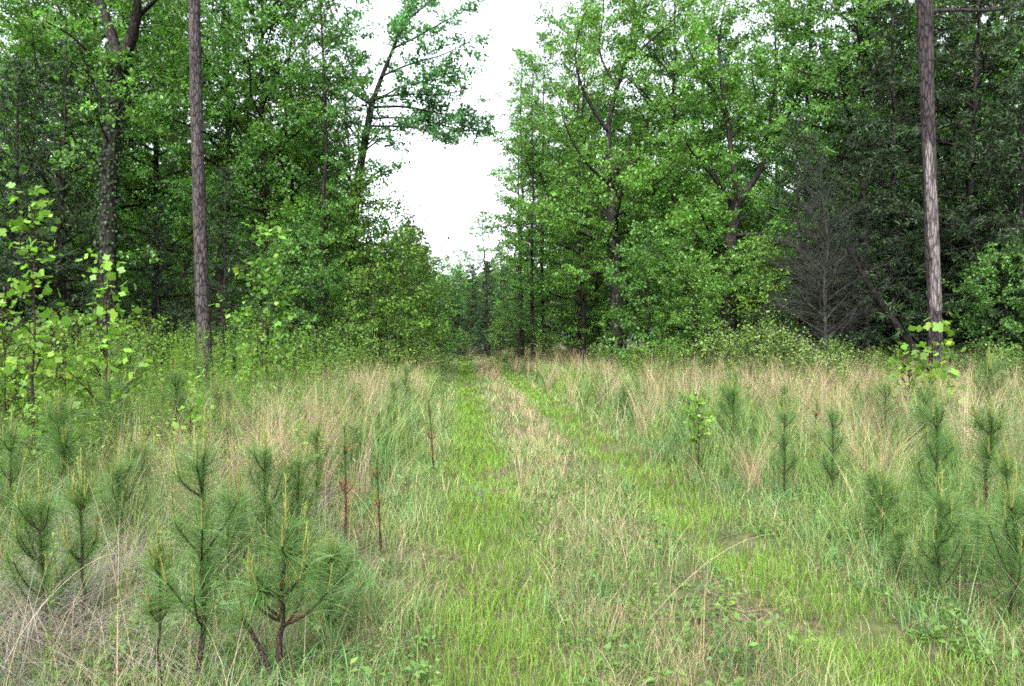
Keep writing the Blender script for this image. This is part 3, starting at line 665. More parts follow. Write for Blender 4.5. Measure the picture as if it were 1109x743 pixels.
# ------------------------------------------------------------------ big leafed saplings
def sapling(key, seed, H, n_prim, width, leaf, col, outline='lobed', **kw):
    a = dict(base=0.12, r0=0.012 + 0.004 * H, elev=(25, 65), profile='low', sec=0.16, twl=0.12, twd=0.13, per=2, wobble=0.04, tip=(0.17, 0.26, 0.03)); a.update(kw)
    tr, cr = build_tree(seed=seed, H=H, n_prim=n_prim, width=width, leaf=(leaf, leaf), col=col, kind=outline, trunk_sides=6, **a)
    return [('trunk', tr.mesh(key + '_stem', M['stem'], True)), ('leaves', cr.mesh(key + '_leaves', M['leaf']))]
BRIGHT = (0.115, 0.225, 0.03)
S1 = sapling('sweet', 61, 3.0, 24, 0.55, 0.075, BRIGHT, 'tulip', sec=0.2)
S2 = sapling('sweet_small', 62, 2.3, 20, 0.8, 0.075, BRIGHT, 'tulip', sec=0.2)
S3 = sapling('tulip', 63, 3.9, 34, 2.3, 0.10, (0.090, 0.20, 0.03), 'tulip', per=3, sec=0.22)
S4 = sapling('little', 64, 1.35, 20, 0.27, 0.075, (0.115, 0.205, 0.03), 'tulip', per=2)
S5 = sapling('sprig', 65, 1.35, 10, 0.3, 0.07, (0.11, 0.21, 0.03), 'tulip', per=2, base=0.45)
def put(name, parts, x, d, sc, rot, lab, cat='sapling', group='broad-leafed saplings', tint=None):
    X0, Y0 = px(x, d); return thing(name, parts, (X0, Y0, gz1(X0, Y0)), rot, sc, lab, cat, group, tint)
put('sapling', S1, 36, 8.5, 1.12, 0.5, 'tall slim sapling with big bright lobed leaves at the left edge')
put('sapling', S2, 112, 9.0, 1.14, 2.2, 'shorter big-leafed sapling right beside the tall slim one')
put('sapling', S2, 4, 9.2, 1.0, 4.0, 'bushy big-leafed sapling cut by the left picture edge')
put('sapling', S3, 288, 15.5, 0.98, 1.0, 'airy bright green sapling in front of the wood, right of the grey pine trunk')
put('sapling', S4, 1011, 11.5, 1.58, 0.4, 'small yellow-green sapling in front of the peeling pine trunk')
put('sapling', S5, 985, 11.8, 1.22, 2.9, 'lower yellow-green sapling just left of the one before the peeling pine')
put('sapling', S5, 205, 7.4, 0.85, 1.7, 'tiny bright yellow-green sapling among pine seedlings left of the track')
put('sapling', S5, 757, 8.6, 0.74, 3.9, 'tiny bright yellow-green sapling in the straw right of the track')
put('sapling', S4, 70, 9.4, 1.25, 5.0, 'low bright sapling at the foot of the two big-leafed saplings')
put('sapling', S3, 460, 33, 0.9, 2.0, 'bright yellow-green sapling standing out at the track side below the slim row', tint=(1.2, 1.1, 0.9))

# ------------------------------------------------------------------ pine seedlings
def needles(sp, p, d, l, w, col, r):
    n = len(p); d = nrm(d); s = nrm(np.cross(d, r.normal(size=(n, 3))))
    l = l[:, None]; mid = p + d * l * 0.5; tip = p + d * l + np.array([0, 0, -0.16]) * l + r.normal(size=(n, 3)) * 0.05 * l
    v = np.stack([p - s * w * .5, p + s * w * .5, mid + s * w * .42, mid - s * w * .42, tip], 1)
    b = np.arange(n)[:, None] * 5; n0 = sp.n
    c = np.repeat(np.broadcast_to(col, (n, 3)), 5, 0)
    sp.v.append(v.reshape(-1, 3).astype(np.float32)); sp.c.append(c.astype(np.float32))
    sp.f.append((np.array([[0, 1, 2, 3]]) + b).astype(np.int32) + n0); sp.f.append((np.array([[3, 2, 4]]) + b).astype(np.int32) + n0); sp.n += n * 5

NCOL = np.array((0.064, 0.130, 0.030))
def seedling(key, seed, H, whorls, blen, dens=850, bare=0.25, nl=0.185, candles=(3, 0.22), w=0.00155, r0=0.011, fork=None, brown=0.0, lean=0.03, ncol=NCOL, belev=(32, 62)):
    r = np.random.default_rng(seed)
    st = Soup(); nd = Soup(); cd = Soup()
    t = np.linspace(0, 1, 12); wv = np.cumsum(r.normal(size=(12, 2)) * 0.006, 0)
    pts = np.stack([wv[:, 0] + lean * t * H, wv[:, 1], t * H - 0.03], 1)
    tube(st, pts, r0 * (1 - 0.6 * t) * (1 + 0.12 * r.normal(size=12)), 7, rough=0.08, r=r)
    axes = [(pts, bare, 2.0)]; tips = [(pts[-1], nrm(pts[-1] - pts[-3]), 1.0)]
    for wi in whorls:
        for k in range(r.integers(3, 5)):
            az = r.uniform(0, 6.28); el = R(r.uniform(*belev)); p, _ = at_param(pts, np.array([wi + r.normal() * 0.012]))
            L = blen * (1.15 - 0.75 * wi) * 0.72 * r.uniform(0.7, 1.2)
            b = curve_pts(p[0], (math.cos(az) * math.cos(el), math.sin(az) * math.cos(el), math.sin(el)), L, 6, 0.16, r, 0.07)
            tube(st, b, np.linspace(r0 * 0.5, r0 * 0.25, 6), 5, r=r)
            axes.append((b, 0.3, 0.75)); tips.append((b[-1], nrm(b[-1] - b[-2]), 0.55))
    if fork:
        for (q, rad) in fork:
            q = np.array(q, float); k = np.linspace(0, 1, len(q)); tt = np.linspace(0, 1, 9)
            b = np.stack([np.interp(tt, k, q[:, i]) for i in range(3)], 1); b[1:-1] = (b[:-2] + 2 * b[1:-1] + b[2:]) / 4
            tube(st, b, np.linspace(rad, rad * 0.6, 9), 7, rough=0.06, r=r); axes.append((b, 0.72, 1.3)); tips.append((b[-1], nrm(b[-1] - b[-2]), 0.5))
    for q, b0, dm in axes:
        L = np.linalg.norm(np.diff(q, axis=0), axis=1).sum(); n = int(0.8 * dens * dm * L * (1 - b0)) + 30
        s = b0 + (1 - b0) * r.uniform(0, 1, n) ** 0.9; p, d = at_param(q, np.clip(s, 0, 0.999))
        a = r.normal(size=(n, 3)); a = nrm(a - (a * d).sum(1, keepdims=True) * d)
        ang = np.radians(r.uniform(20, 72, n))[:, None]
        dd = d * np.cos(ang) + a * np.sin(ang)
        c = jitter_col(ncol, n, 0.2, r)
        old = (s < b0 + brown) & (r.random(n) < 0.8); c[old] = jitter_col((0.20, 0.085, 0.035), int(old.sum()), 0.25, r)
        needles(nd, p, dd, nl * r.uniform(0.6, 1.15, n), w, c, r)
    nc, cl = candles; shoots = []
    for p, d, sc in tips:
        cd = Soup()
        for k in range(nc if sc == 1 else max(1, nc - 2)):
            L = cl * sc * (1 if k == 0 else r.uniform(0.35, 0.8)); dd = nrm(d * 0.5 + np.array([0, 0, 1.0]) + r.normal(size=3) * (0.05 if k == 0 else 0.2))
            q = curve_pts(p, dd, L, 5, 0.25, r, 0.03)
            cc = jitter_col((0.16, 0.17, 0.05), 1, 0.12, r)[0]
            tube(cd, q, np.linspace(0.0048, 0.003, 5), 5, cc, r=r)
            m = int(L * 420); s = r.uniform(0, 1, m); pp, d2 = at_param(q, np.clip(s, 0, .999)); a = r.normal(size=(m, 3)); a = nrm(a - (a * d2).sum(1, keepdims=True) * d2)
            needles(cd, pp + a * 0.003, d2 * 0.92 + a * 0.4, r.uniform(0.012, 0.035, m), 0.0022, jitter_col((0.14, 0.18, 0.045), m, 0.2, r), r)
        shoots.append(('shoot', cd.mesh(key + '_shoot', M['grass'])))
    return [('stem', st.mesh(key + '_stem', M['stem'], True)), ('needles', nd.mesh(key + '_needles', M['pineneedle']))] + shoots

SD = {
 'tall':  seedling('tall', 101, 1.05, (0.34, 0.60, 0.86), 0.46, 1000),
 'slim':  seedling('slim', 102, 0.85, (0.55, 0.88), 0.26, 900, bare=0.35, candles=(5, 0.24)),
 'bushy': seedling('bushy', 103, 0.80, (0.18, 0.38, 0.6, 0.82), 0.48, 1100, bare=0.1, nl=0.19),
 'thin':  seedling('thin', 104, 1.05, (0.5, 0.8), 0.22, 420, bare=0.25, brown=0.35, candles=(2, 0.16), nl=0.12),
 'round': seedling('round', 105, 0.7, (0.6, 0.92), 0.3, 1300, bare=0.45, nl=0.20, candles=(4, 0.2)),
 'low':   seedling('low', 106, 0.45, (0.25, 0.55, 0.85), 0.34, 1200, bare=0.1, candles=(3, 0.14)),
}
def gd(yb): return EYE * F / (yb - HZ)
# key, column of the base, row of the base, row of the top (shoot tip), turn, label
SEED = [
 ('tall', 214, 752, 418, 0.4, 'tall pine seedling with a Y-shaped top, the nearest one left of the forked seedling'),
 ('slim', 172, 748, 545, 1.0, 'slim pine seedling topped by a bunch of yellow upright shoots, nearest the bottom left'),
 ('thin', 375, 602, 432, 2.0, 'thin pine seedling with rusty brown lower needles left of the track'),
 ('thin', 412, 596, 470, 4.4, 'thin sparse pine seedling closest to the left edge of the track'),
 ('bushy', 285, 600, 455, 0.9, 'dense bushy pine seedling behind the forked seedling'),
 ('bushy', 322, 590, 470, 3.3, 'bushy pine seedling between the dense one and the rusty one'),
 ('tall', 118, 520, 385, 5.0, 'pine seedling standing above the grey matted straw on the left'),
 ('bushy', 40, 690, 500, 2.2, 'broad dark pine seedling low at the left edge'),
 ('slim', 92, 690, 470, 3.7, 'pine seedling with long yellow shoots beside the long slanting straw on the left'),
 ('tall', 10, 600, 430, 1.4, 'pine seedling cut by the left edge above the broad dark one'),
 ('bushy', 250, 640, 500, 5.2, 'low pine seedling tucked right behind the tall Y-topped one'),
 ('round', 60, 560, 410, 0.2, 'pine seedling with a round head left of the grey matted straw'),
 ('tall', 192, 500, 380, 3.0, 'pine seedling beneath the tiny bright sapling on the left'),
 ('slim', 240, 500, 395, 2.6, 'pine seedling with pale shoots right of the tiny bright sapling'),
 ('tall', 155, 480, 375, 0.7, 'pine seedling in the green weeds left of the tiny bright sapling'),
 ('thin', 470, 520, 420, 2.8, 'thin pine seedling by the left rut where the straw begins'),
 ('low', 350, 690, 560, 1.2, 'low pine seedling right of the forked one in broad green grass'),
 ('bushy', 130, 610, 470, 4.1, 'pine seedling right of the grey matted straw, behind the slim yellow-topped one'),
 ('tall', 1014, 600, 405, 0.6, 'tall pine seedling with a straight dark stem, in the middle of the right-hand group'),
 ('round', 1076, 590, 425, 1.9, 'pine seedling with a round dense head of needles at the right'),
 ('bushy', 1102, 690, 500, 3.1, 'broad pine seedling at the right edge with starry needle tufts'),
 ('bushy', 1022, 660, 510, 4.2, 'bushy leaning pine seedling nearest the bottom of the right-hand group'),
 ('low', 955, 600, 500, 5.0, 'low leaning pine seedling at the left end of the right-hand group'),
 ('tall', 904, 556, 425, 2.3, 'slender pine seedling left of the right-hand group among reddish straw'),
 ('tall', 850, 548, 430, 3.9, 'pine seedling with a clear dark stem at the right edge of the mown track'),
 ('bushy', 792, 505, 405, 1.1, 'clump-forming pine seedling with several stems right of the track'),
 ('slim', 815, 500, 440, 0.1, 'small pine seedling just right of the clump-forming one'),
 ('tall', 748, 482, 420, 2.1, 'pine seedling beside the tiny bright sapling right of the track'),
 ('slim', 738, 470, 415, 5.5, 'pine seedling farthest left of those in the straw right of the track'),
 ('round', 1000, 520, 400, 4.8, 'pine seedling close behind the tall straight one at the right'),
 ('slim', 1095, 620, 470, 0.9, 'pine seedling with long yellow shoots at the right edge'),
 ('bushy', 1072, 480, 372, 3.5, 'tall dense pine seedling clear of the straw below the right-hand cedars'),
 ('tall', 960, 500, 400, 1.6, 'pine seedling in the straw above the low leaning one at the right'),
 ('thin', 880, 520, 425, 0.4, 'thin pine seedling between the clear-stemmed one and the slender one'),
 ('bushy', 975, 640, 560, 2.7, 'half hidden low pine seedling in brown litter at the right'),
 ('bushy', 1060, 640, 540, 5.6, 'pine seedling under the round-headed one at the right'),
 ('tall', 690, 450, 405, 1.3, 'small pine seedling in the pale straw near the right rut'),
 ('bushy', 655, 436, 405, 0.2, 'rounded dark pine seedling standing at the right rut'),
 ('tall', 440, 450, 385, 4.0, 'pine seedling in the straw left of the track, farther than the thin ones'),
 ('tall', 300, 470, 385, 2.9, 'pine seedling in front of the pale straw, behind the dense bushy one'),
]
seed_xy = []
for key, xb, yb, yt, rot, lab in SEED:
    d = gd(yb); X0, Y0 = px(xb, d); h = (yb - yt) / F * d; full = {'tall': 1.27, 'slim': 1.09, 'bushy': 1.0, 'thin': 1.2, 'round': 0.9, 'low': 0.6}[key]
    sc = min(h / full, 1.7); seed_xy.append((X0, Y0))
    thing('pine_seedling', SD[key], (X0, Y0, gz1(X0, Y0)), rot, sc, lab, 'pine seedling', 'pine seedlings in the field')
# the forked one in front
fk = [([(0.0, 0.0, 0.0), (-0.045, 0.01, 0.12), (-0.09, 0.0, 0.24), (-0.14, -0.02, 0.33)], 0.012)]
P = seedling('forked', 107, 0.70, (0.45, 0.62, 0.86), 0.34, 1150, bare=0.45, nl=0.19, candles=(3, 0.22), fork=fk, r0=0.016, lean=0.05, belev=(5, 40), brown=0.03)
d = gd(748); X0, Y0 = px(302, d)
thing('pine_seedling', P, (X0, Y0, gz1(X0, Y0)), 0.15, 1.1, 'nearest pine seedling, its black stem forked near the ground, left of the track', 'pine seedling', 'pine seedlings in the field')
seed_xy.append((X0, Y0))
r_ = np.random.default_rng(21); nn_ = 0
for _ in range(4000):
    d = r_.uniform(4.2, 17); x = r_.uniform(-1, 1) * (0.68 * d); s = float(lat(x, d))
    if -0.95 < s < 2.9 + 0.3 * (d < 7) or s < -9: continue
    if d > 9 and s > 0 and r_.random() < 0.6: continue
    if min(math.hypot(x - a, d - b) for a, b in seed_xy) < (0.75 if s < 0 else 0.95): continue
    seed_xy.append((x, d)); key = ['tall', 'slim', 'bushy', 'low', 'tall', 'bushy'][r_.integers(6)]
    w = 'left' if s < 0 else 'right'; h = 'near' if d < 8 else 'far'
    lab = {'leftnear': 'small pine seedling half hidden in the near tangle left of the track', 'leftfar': 'small pine seedling half hidden in the green weeds farther back left of the track',
           'rightnear': 'small pine seedling half hidden in the near straw right of the track', 'rightfar': 'small pine seedling half hidden in the far straw right of the track'}[w + h]
    thing('pine_seedling', SD[key], (x, d, gz1(x, d)), r_.uniform(0, 6.28), r_.uniform(0.55, 0.95), lab, 'pine seedling', f'small pine seedlings, {h} field on the {w}')
    nn_ += 1
    if nn_ >= 105: break
print('seedlings', len(seed_xy))

# ------------------------------------------------------------------ the field
def scatter(n, dmin, dmax, e=0.5, r=rng):
    u = r.random(n); d = (dmin ** e + u * (dmax ** e - dmin ** e)) ** (1 / e)
    x = r.uniform(-1, 1, n) * (0.70 * d + 1.3)
    return x, d
def pos(x, y): return np.stack([x, y, gz(x, y)], 1)
def smooth(a, b, x):
    t = np.clip((x - a) / (b - a), 0, 1); return t * t * (3 - 2 * t)
def keep(mask, *arr): return [a[mask] for a in arr]
rut = lambda s: np.maximum(np.exp(-((s - 0.2) / 0.38) ** 4), 0.9 * np.exp(-((s - 2.0) / 0.40) ** 4))
field = lambda s, y: np.maximum(smooth(-0.55, -1.0, s) * np.maximum(smooth(3.7, 4.7, y), smooth(-1.7, -2.3, s)), smooth(2.35, 3.0, s) * smooth(3.6, 5.2, y))
mixc = lambda a, b, t: np.asarray(a)[None] * (1 - t[:, None]) + np.asarray(b)[None] * t[:, None]

front = np.array([[a * (1 - 0.42 / b), b - 0.42] for a, b in seed_xy[:len(SEED) + 1]])
def clear_view(x, y, rad=0.42):
    """thins what stands right before the seedlings that show"""
    ok = np.ones(len(x), bool)
    for a, b in front:
        near = (np.abs(x - a) < rad * 0.75) & (np.abs(y - b) < rad); ok &= ~near
    return ok

# short turf in and between the ruts
g = Soup(); r = np.random.default_rng(1)
x, y = scatter(620000, 2.2, 70, 0.5, r); s = lat(x, y); fd = field(s, y)
pn = noise(x, y, 0.35, 11) * 0.6 + noise(x, y, 1.1, 12) * 0.4
bare = smooth(0.55, 0.75, noise(x, y, 0.55, 14) + 0.25 * smooth(2.2, 3.0, s) * smooth(6.5, 4.5, y))
k = r.random(len(x)) < (1 - 0.45 * bare * (s > 0.55)) * np.where(fd > 0.5, 0.35, np.clip((pn - 0.18) * 3.6, 0.15, 1) * np.where(rut(s) > 0.5, 1, 0.75)); x, y, s, fd, pn = keep(k, x, y, s, fd, pn)
ru = rut(s); n = len(x)
h = (0.07 + 0.10 * pn) * ru + (1 - ru) * (0.10 + 0.20 * pn) * r.uniform(0.5, 1.3, n); h = h * r.uniform(0.6, 1.3, n)
c = mixc((0.104, 0.160, 0.046), (0.098, 0.178, 0.019), ru) * (0.8 + 0.4 * noise(x, y, 0.9, 13))[:, None]
c = c * np.clip(1 + 0.2 * r.normal(size=(n, 1)), 0.5, 1.6); c[:, 0] *= 1 + 0.10 * r.normal(size=n)
dry = r.random(n) < (0.14 + 0.30 * (0.45 + 0.55 * smooth(6, 14, y)) * np.exp(-((s - 1.1) / 0.5) ** 2)) * (1 - ru) + 0.02; c[dry] = jitter_col((0.27, 0.225, 0.125), int(dry.sum()), 0.2, r)
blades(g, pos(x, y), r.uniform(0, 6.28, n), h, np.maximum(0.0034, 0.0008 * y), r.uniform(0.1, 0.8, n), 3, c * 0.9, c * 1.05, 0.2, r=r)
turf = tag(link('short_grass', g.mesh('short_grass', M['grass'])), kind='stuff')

# longer green grass: middle strip, shoulder and fields
g = Soup(); r = np.random.default_rng(2)
x, y = scatter(330000, 2.2, 60, 0.55, r); s = lat(x, y); fd = field(s, y); ru = rut(s)
pn = noise(x, y, 0.5, 21) * 0.55 + noise(x, y, 1.9, 22) * 0.45
dens = np.maximum(fd * 1.0, 0.40 * (1 - ru)) * np.clip((pn - 0.25) * 2.6, 0.05, 1) * (1 - ru * 0.95)
k = (r.random(len(x)) < dens) & (clear_view(x, y) | (r.random(len(x)) < 0.3)); x, y, s, fd, pn, ru = keep(k, x, y, s, fd, pn, ru); n = len(x)
edge = 0.88 + 0.12 * np.maximum(smooth(-0.8, -2.0, s), smooth(2.7, 5.0, s))
h = (0.10 + 0.12 * pn + edge * fd * (0.22 + 0.42 * pn) * (1 + 0.5 * smooth(6, 11, y))) * r.uniform(0.55, 1.3, n)
c = mixc((0.072, 0.140, 0.045), (0.125, 0.185, 0.038), np.clip(noise(x, y, 1.3, 23) * 1.3 - 0.15 + 0.2 * r.normal(size=n), 0, 1)) * np.clip(1 + 0.18 * r.normal(size=(n, 1)), 0.5, 1.6)
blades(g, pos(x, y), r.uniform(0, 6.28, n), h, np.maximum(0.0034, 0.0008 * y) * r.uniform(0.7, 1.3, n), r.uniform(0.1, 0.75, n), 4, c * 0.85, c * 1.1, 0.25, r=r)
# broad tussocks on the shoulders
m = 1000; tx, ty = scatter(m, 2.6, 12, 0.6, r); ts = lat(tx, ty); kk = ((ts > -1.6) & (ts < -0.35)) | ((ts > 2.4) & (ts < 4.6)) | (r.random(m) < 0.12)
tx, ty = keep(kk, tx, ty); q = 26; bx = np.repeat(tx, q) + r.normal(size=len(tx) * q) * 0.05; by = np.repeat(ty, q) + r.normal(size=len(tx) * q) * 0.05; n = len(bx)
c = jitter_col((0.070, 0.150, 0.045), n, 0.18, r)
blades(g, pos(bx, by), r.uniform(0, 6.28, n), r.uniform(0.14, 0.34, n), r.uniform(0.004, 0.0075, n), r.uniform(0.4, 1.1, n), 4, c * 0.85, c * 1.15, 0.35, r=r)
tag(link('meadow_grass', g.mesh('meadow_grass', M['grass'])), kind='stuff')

# dry broomsedge straw
g = Soup(); r = np.random.default_rng(4)
m = 13000; tx, ty = scatter(m, 3.0, 62, 0.75, r); ts = lat(tx, ty)
pn = noise(tx, ty, 2.4, 31) * 0.6 + noise(tx, ty, 0.8, 32) * 0.4
fl_ = 1.25 * smooth(-0.55, -1.6, ts + 0.8 * (noise(tx, ty, 1.3, 33) - 0.5)) * (0.08 + 0.92 * smooth(-4.6, -1.8, ts - 0.10 * (ty - 8))) ; fr_ = smooth(2.4, 3.0, ts) * smooth(5.5, 9.0, ty)
prob = np.maximum(fl_, fr_) * np.clip((pn - 0.32) * 3.0, 0.03, 1) * (0.35 + 0.65 * smooth(5, 9, ty)) * 0.62
mid = np.exp(-((ts - 1.1) / 0.40) ** 4); prob = np.maximum(prob, mid * (0.10 + 0.36 * smooth(7, 20, ty)))
k = (r.random(m) < prob) & clear_view(tx, ty, 0.5); tx, ty, ts, mid = keep(k, tx, ty, ts, mid); print('straw tufts', len(tx))
q = 34; T = len(tx); az0 = r.uniform(0, 6.28, T); tone = r.random(T); hh = r.uniform(0.8, 1.15, T) * (1 + 0.28 * smooth(6, 11, ty)); hh = hh * (0.86 + 0.14 * np.maximum(smooth(-0.8, -1.8, ts), smooth(2.7, 5.0, ts))); hh = np.where(mid > 0.3, r.uniform(0.20, 0.34, T) * (1 + 0.4 * smooth(15, 30, ty)), hh); lean0 = r.uniform(0.0, 0.35, T)
rep = lambda a: np.repeat(a, q); n = T * q
az = r.uniform(0, 6.28, n); rad = r.uniform(0, 0.09, n); bx = rep(tx) + np.cos(az) * rad; by = rep(ty) + np.sin(az) * rad
lean = r.uniform(0.02, 0.42, n) + rep(lean0 * np.where(ty < 9, 1.7, 1)); aa = np.where(r.random(n) < 0.5, rep(az0), az)
c = mixc((0.235, 0.190, 0.10), (0.215, 0.165, 0.10), rep(tone)) * np.clip(1 + 0.2 * r.normal(size=(n, 1)), 0.5, 1.5)
h = rep(hh) * r.uniform(0.5, 1.1, n)
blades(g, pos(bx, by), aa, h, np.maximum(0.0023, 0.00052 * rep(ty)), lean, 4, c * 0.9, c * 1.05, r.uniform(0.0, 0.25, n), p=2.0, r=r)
# lone arching stalks
n = 6000; x, y = scatter(n, 2.4, 18, 0.7, r); s = lat(x, y); k = (rut(s) < 0.4) & (r.random(n) < np.where((s > -0.6) & (s < 2.5), 0.34, 0.7)); x, y, s = keep(k, x, y, s); n = len(x)
c = jitter_col((0.27, 0.215, 0.13), n, 0.2, r)
blades(g, pos(x, y), r.uniform(0, 6.28, n), r.uniform(0.35, 1.0, n) * np.where((s > -0.6) & (s < 2.5), 0.62, 1), np.maximum(0.00045 * y, r.uniform(0.0013, 0.0027, n)), r.uniform(0.2, 1.4, n), 7, c, c * 1.05, r.uniform(0.0, 0.75, n) ** 1.4, p=1.5, r=r)
# a few long stalks that show by themselves
for (xa, ya, xb, yb, d, hgt) in [(95, 520, 150, 730, 3.4, 0), (690, 640, 840, 578, 4.2, 0), (1109, 430, 930, 470, 8, 0), (0, 690, 120, 600, 3.8, 0)]:
    a = np.array([px(xa, d)[0], d, (HZ - ya) / F * d + EYE]); b = np.array([px(xb, d * 1.03)[0], d * 1.03, (HZ - yb) / F * d * 1.03 + EYE])
    if a[2] > b[2]: a, b = b, a
    gnd = np.array([a[0], a[1], gz1(a[0], a[1])]); t = np.linspace(0, 1, 9)[:, None]
    q_ = gnd * (1 - t) ** 2 + 2 * t * (1 - t) * (a * 0.45 + b * 0.55 + np.array([0, 0, 0.12])) + b * t ** 2
    tube(g, q_, np.linspace(0.0019, 0.0009, 9), 4, (0.30, 0.24, 0.15))
tag(link('dry_grass', g.mesh('dry_grass', M['straw'])), kind='stuff')

# grey matted straw fallen over, and litter on the soil
g = Soup(); r = np.random.default_rng(6)
mats = [(95, 540, 5.8), (60, 560, 5.4), (140, 600, 5.0), (40, 700, 3.9), (80, 720, 3.7), (10, 680, 4.0), (235, 470, 8.5), (260, 480, 8.2), (60, 455, 9.5), (30, 640, 4.4), (180, 560, 5.9), (300, 520, 6.8)]
tx = []; ty = []
for a, b, d in mats:
    X0, Y0 = px(a, d); tx += list(X0 + r.normal(size=9) * 0.22); ty += list(Y0 + r.normal(size=9) * 0.3)
ex, ey = scatter(500, 3, 14, 0.7, r); es = lat(ex, ey); k = (es < -0.9) | (es > 3.4); tx = np.concatenate([tx, ex[k][:130]]); ty = np.concatenate([ty, ey[k][:130]])
q = 50; T = len(tx); n = T * q; az = np.repeat(r.uniform(0, 6.28, T), q) + r.normal(size=n) * 0.5
c = jitter_col((0.18, 0.155, 0.13), n, 0.25, r)
blades(g, pos(np.repeat(tx, q) + r.normal(size=n) * 0.08, np.repeat(ty, q) + r.normal(size=n) * 0.08), az, r.uniform(0.25, 0.75, n), 0.0026, r.uniform(0.5, 1.5, n), 5, c, c, r.uniform(0.2, 0.9, n), p=1.3, r=r)
n = 170000; x, y = scatter(n, 2.2, 16, 0.6, r); s = lat(x, y); pn = noise(x, y, 0.45, 41)
dens = np.clip((pn - 0.35) * 2.5, 0.04, 1) * np.where(rut(s) > 0.5, 0.25, 1) * np.where((s > 2.3) & (y < 6), 2.2, 0.7); k = r.random(n) < dens; x, y, s = keep(k, x, y, s); n = len(x)
c = jitter_col((0.21, 0.155, 0.10), n, 0.3, r); k2 = r.random(n) < 0.2; c[k2] = jitter_col((0.15, 0.075, 0.045), int(k2.sum()), 0.3, r)
P_ = pos(x, y); P_[:, 2] += r.uniform(0.003, 0.05, n)
blades(g, P_, r.uniform(0, 6.28, n), r.uniform(0.012, 0.05, n), r.uniform(0.003, 0.006, n), r.uniform(2, 6, n), 2, c, c, 0.5, p=1.0, r=r)
tag(link('dead_litter', g.mesh('dead_litter', M['straw'])), kind='stuff')

# leafy weeds
g = Soup(); r = np.random.default_rng(9)
m = 11000; x, y = scatter(m, 2.8, 24, 0.85, r); s = lat(x, y); pn = noise(x, y, 1.7, 51)
prob = smooth(-0.8, -1.5, s) * (0.22 + 0.78 * smooth(-2.0, -4.0, s)) * np.clip(pn * 1.5, 0.1, 1) + 0.22 * smooth(2.6, 3.4, s) * smooth(9, 14, y)
k = (r.random(m) < prob) & clear_view(x, y); x, y = keep(k, x, y); T = len(x); print('weeds', T); q = 30
H = r.uniform(0.6, 1.1, T) * (0.75 + 0.65 * smooth(5, 10, y)) * (1 + 0.28 * smooth(10, 14, y) * (lat(x, y) < 0)); base = pos(x, y); tipo = base + np.stack([r.normal(size=T) * 0.1, r.normal(size=T) * 0.1, H], 1)
tone = r.random(T); cb = mixc((0.075, 0.155, 0.030), (0.125, 0.19, 0.028), tone)
sticks(g, base, tipo, 0.003, 0.0015, cb * 0.8)
t = r.uniform(0.25, 1.0, (T, q)); p = (base[:, None] + (tipo - base)[:, None] * t[..., None]).reshape(-1, 3); n = len(p); a = r.uniform(0, 6.28, n)
d = np.stack([np.cos(a), np.sin(a), r.uniform(-0.1, 1.0, n)], 1); sz = np.repeat(r.uniform(0.04, 0.075, T) * (0.45 + 0.55 * smooth(4, 8, y)), q) * r.uniform(0.6, 1.2, n)
kites(g, p, d, np.array([[0, 0, 1.0]]) + r.normal(size=(n, 3)) * 0.3, sz, sz * np.repeat(r.uniform(0.22, 0.5, T), q), np.repeat(cb, q, 0) * np.clip(1 + 0.18 * r.normal(size=(n, 1)), 0.5, 1.6))
# low leaves near the ground
m = 9000; x, y = scatter(m, 2.3, 11, 0.6, r); s = lat(x, y); pn = noise(x, y, 0.7, 52); k = (r.random(m) < np.clip((pn - 0.3) * 2.2, 0.03, 0.8)) & (rut(s) < 0.6); x, y = keep(k, x, y); T = len(x); q = 9
base = pos(x, y); cb = mixc((0.070, 0.155, 0.040), (0.12, 0.20, 0.042), r.random(T)); n = T * q; a = r.uniform(0, 6.28, n)
p = np.repeat(base, q, 0) + np.stack([np.cos(a) * 0.02, np.sin(a) * 0.02, np.repeat(r.uniform(0.01, 0.16, T), q) * r.uniform(0.3, 1, n)], 1)
d = np.stack([np.cos(a), np.sin(a), r.uniform(-0.1, 0.7, n)], 1); sz = np.repeat(r.uniform(0.02, 0.06, T), q) * r.uniform(0.7, 1.2, n)
kites(g, p, d, np.array([[0, 0, 1.0]]) + r.normal(size=(n, 3)) * 0.35, sz, sz * 0.55, np.repeat(cb, q, 0) * np.clip(1 + 0.15 * r.normal(size=(n, 1)), 0.5, 1.5))
tag(link('weeds', g.mesh('weeds', M['leaf'])), kind='stuff')

# leaf litter and low green cover under the trees
g = Soup(); r = np.random.default_rng(10)
n = 90000; x, y = scatter(n, 15, 60, 1.0, r); s = lat(x, y); k = (np.abs(s - 1.05) > 4.0) & (y > 17); x, y = keep(k, x, y); n = len(x)
c = mixc((0.06, 0.11, 0.03), (0.12, 0.085, 0.05), (r.random(n) < 0.5).astype(float)) * np.clip(1 + 0.2 * r.normal(size=(n, 1)), 0.5, 1.6)
P_ = pos(x, y); P_[:, 2] += r.uniform(0, 0.3, n) ** 2 * 3
kites(g, P_, r.normal(size=(n, 3)), np.array([[0, 0, 1.0]]) + r.normal(size=(n, 3)) * 0.4, r.uniform(0.08, 0.16, n), 0.08, c)
tag(link('ground_cover', g.mesh('ground_cover', M['leaf'])), kind='stuff')

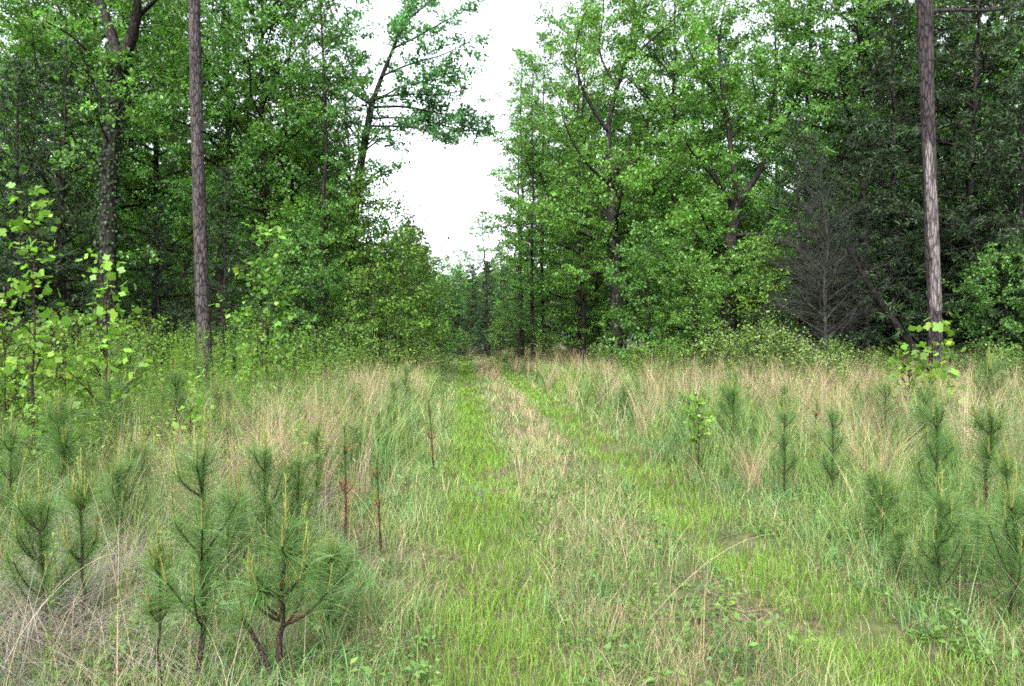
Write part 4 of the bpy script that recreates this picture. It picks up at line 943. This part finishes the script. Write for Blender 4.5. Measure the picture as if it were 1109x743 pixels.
# ------------------------------------------------------------------ light: bright overcast sky
SUN_EL, SUN_AZ = 48.0, 195.0       # degrees; behind the camera, a little left
w = bpy.data.worlds.new('World'); scene.world = w; w.use_nodes = True
nt = w.node_tree; nt.nodes.clear(); N = nt.nodes.new; L = nt.links.new
out = N('ShaderNodeOutputWorld'); bg = N('ShaderNodeBackground'); sky = N('ShaderNodeTexSky'); sky.sky_type = 'NISHITA'; sky.sun_disc = False
sky.sun_elevation = R(SUN_EL); sky.sun_rotation = R(SUN_AZ); sky.air_density = 1.0; sky.dust_density = 3.0; sky.ozone_density = 1.0
bwn = N('ShaderNodeRGBToBW'); L(sky.outputs[0], bwn.inputs[0])
mx = N('ShaderNodeMix'); mx.data_type = 'RGBA'; mx.inputs[0].default_value = 0.88
tintn = N('ShaderNodeMix'); tintn.data_type = 'RGBA'; tintn.blend_type = 'MULTIPLY'; tintn.inputs[0].default_value = 1; tintn.inputs[7].default_value = (0.97, 1.0, 1.03, 1)
L(bwn.outputs[0], tintn.inputs[6]); L(sky.outputs[0], mx.inputs[6]); L(tintn.outputs[2], mx.inputs[7])
L(mx.outputs[2], bg.inputs['Color']); bg.inputs['Strength'].default_value = 0.12; L(bg.outputs[0], out.inputs[0])
sun = bpy.data.lights.new('sun', 'SUN'); sun.energy = 1.2; sun.angle = R(35); sun.color = (1, 0.985, 0.95)
so = bpy.data.objects.new('sun', sun); COL.objects.link(so); so.rotation_euler = (R(90 - SUN_EL), 0, R(180 - SUN_AZ)); so.location = (0, 0, 50)

# ------------------------------------------------------------------ camera
cam = bpy.data.cameras.new('camera'); cam.sensor_width = 36; cam.lens = 36 * F / 1109; cam.clip_start = 0.05; cam.clip_end = 5000
co = bpy.data.objects.new('camera', cam); COL.objects.link(co); co.location = (0, 0, EYE + gz1(0, 0) * 0); co.rotation_euler = (R(90 - math.degrees(math.atan((371.5 - HZ) / F))), 0, 0)
scene.camera = co
vs = scene.view_settings; vs.view_transform = 'Standard'; vs.look = 'None'; vs.gamma = 1; vs.use_curve_mapping = False; vs.exposure = 3.0
scene.cycles.max_bounces = 8; scene.cycles.diffuse_bounces = 4; scene.cycles.transmission_bounces = 5; scene.cycles.glossy_bounces = 2; scene.cycles.use_denoising = False
scene.cycles.caustics_reflective = False; scene.cycles.caustics_refractive = False; scene.cycles.sample_clamp_indirect = 6; scene.cycles.filter_width = 1.7
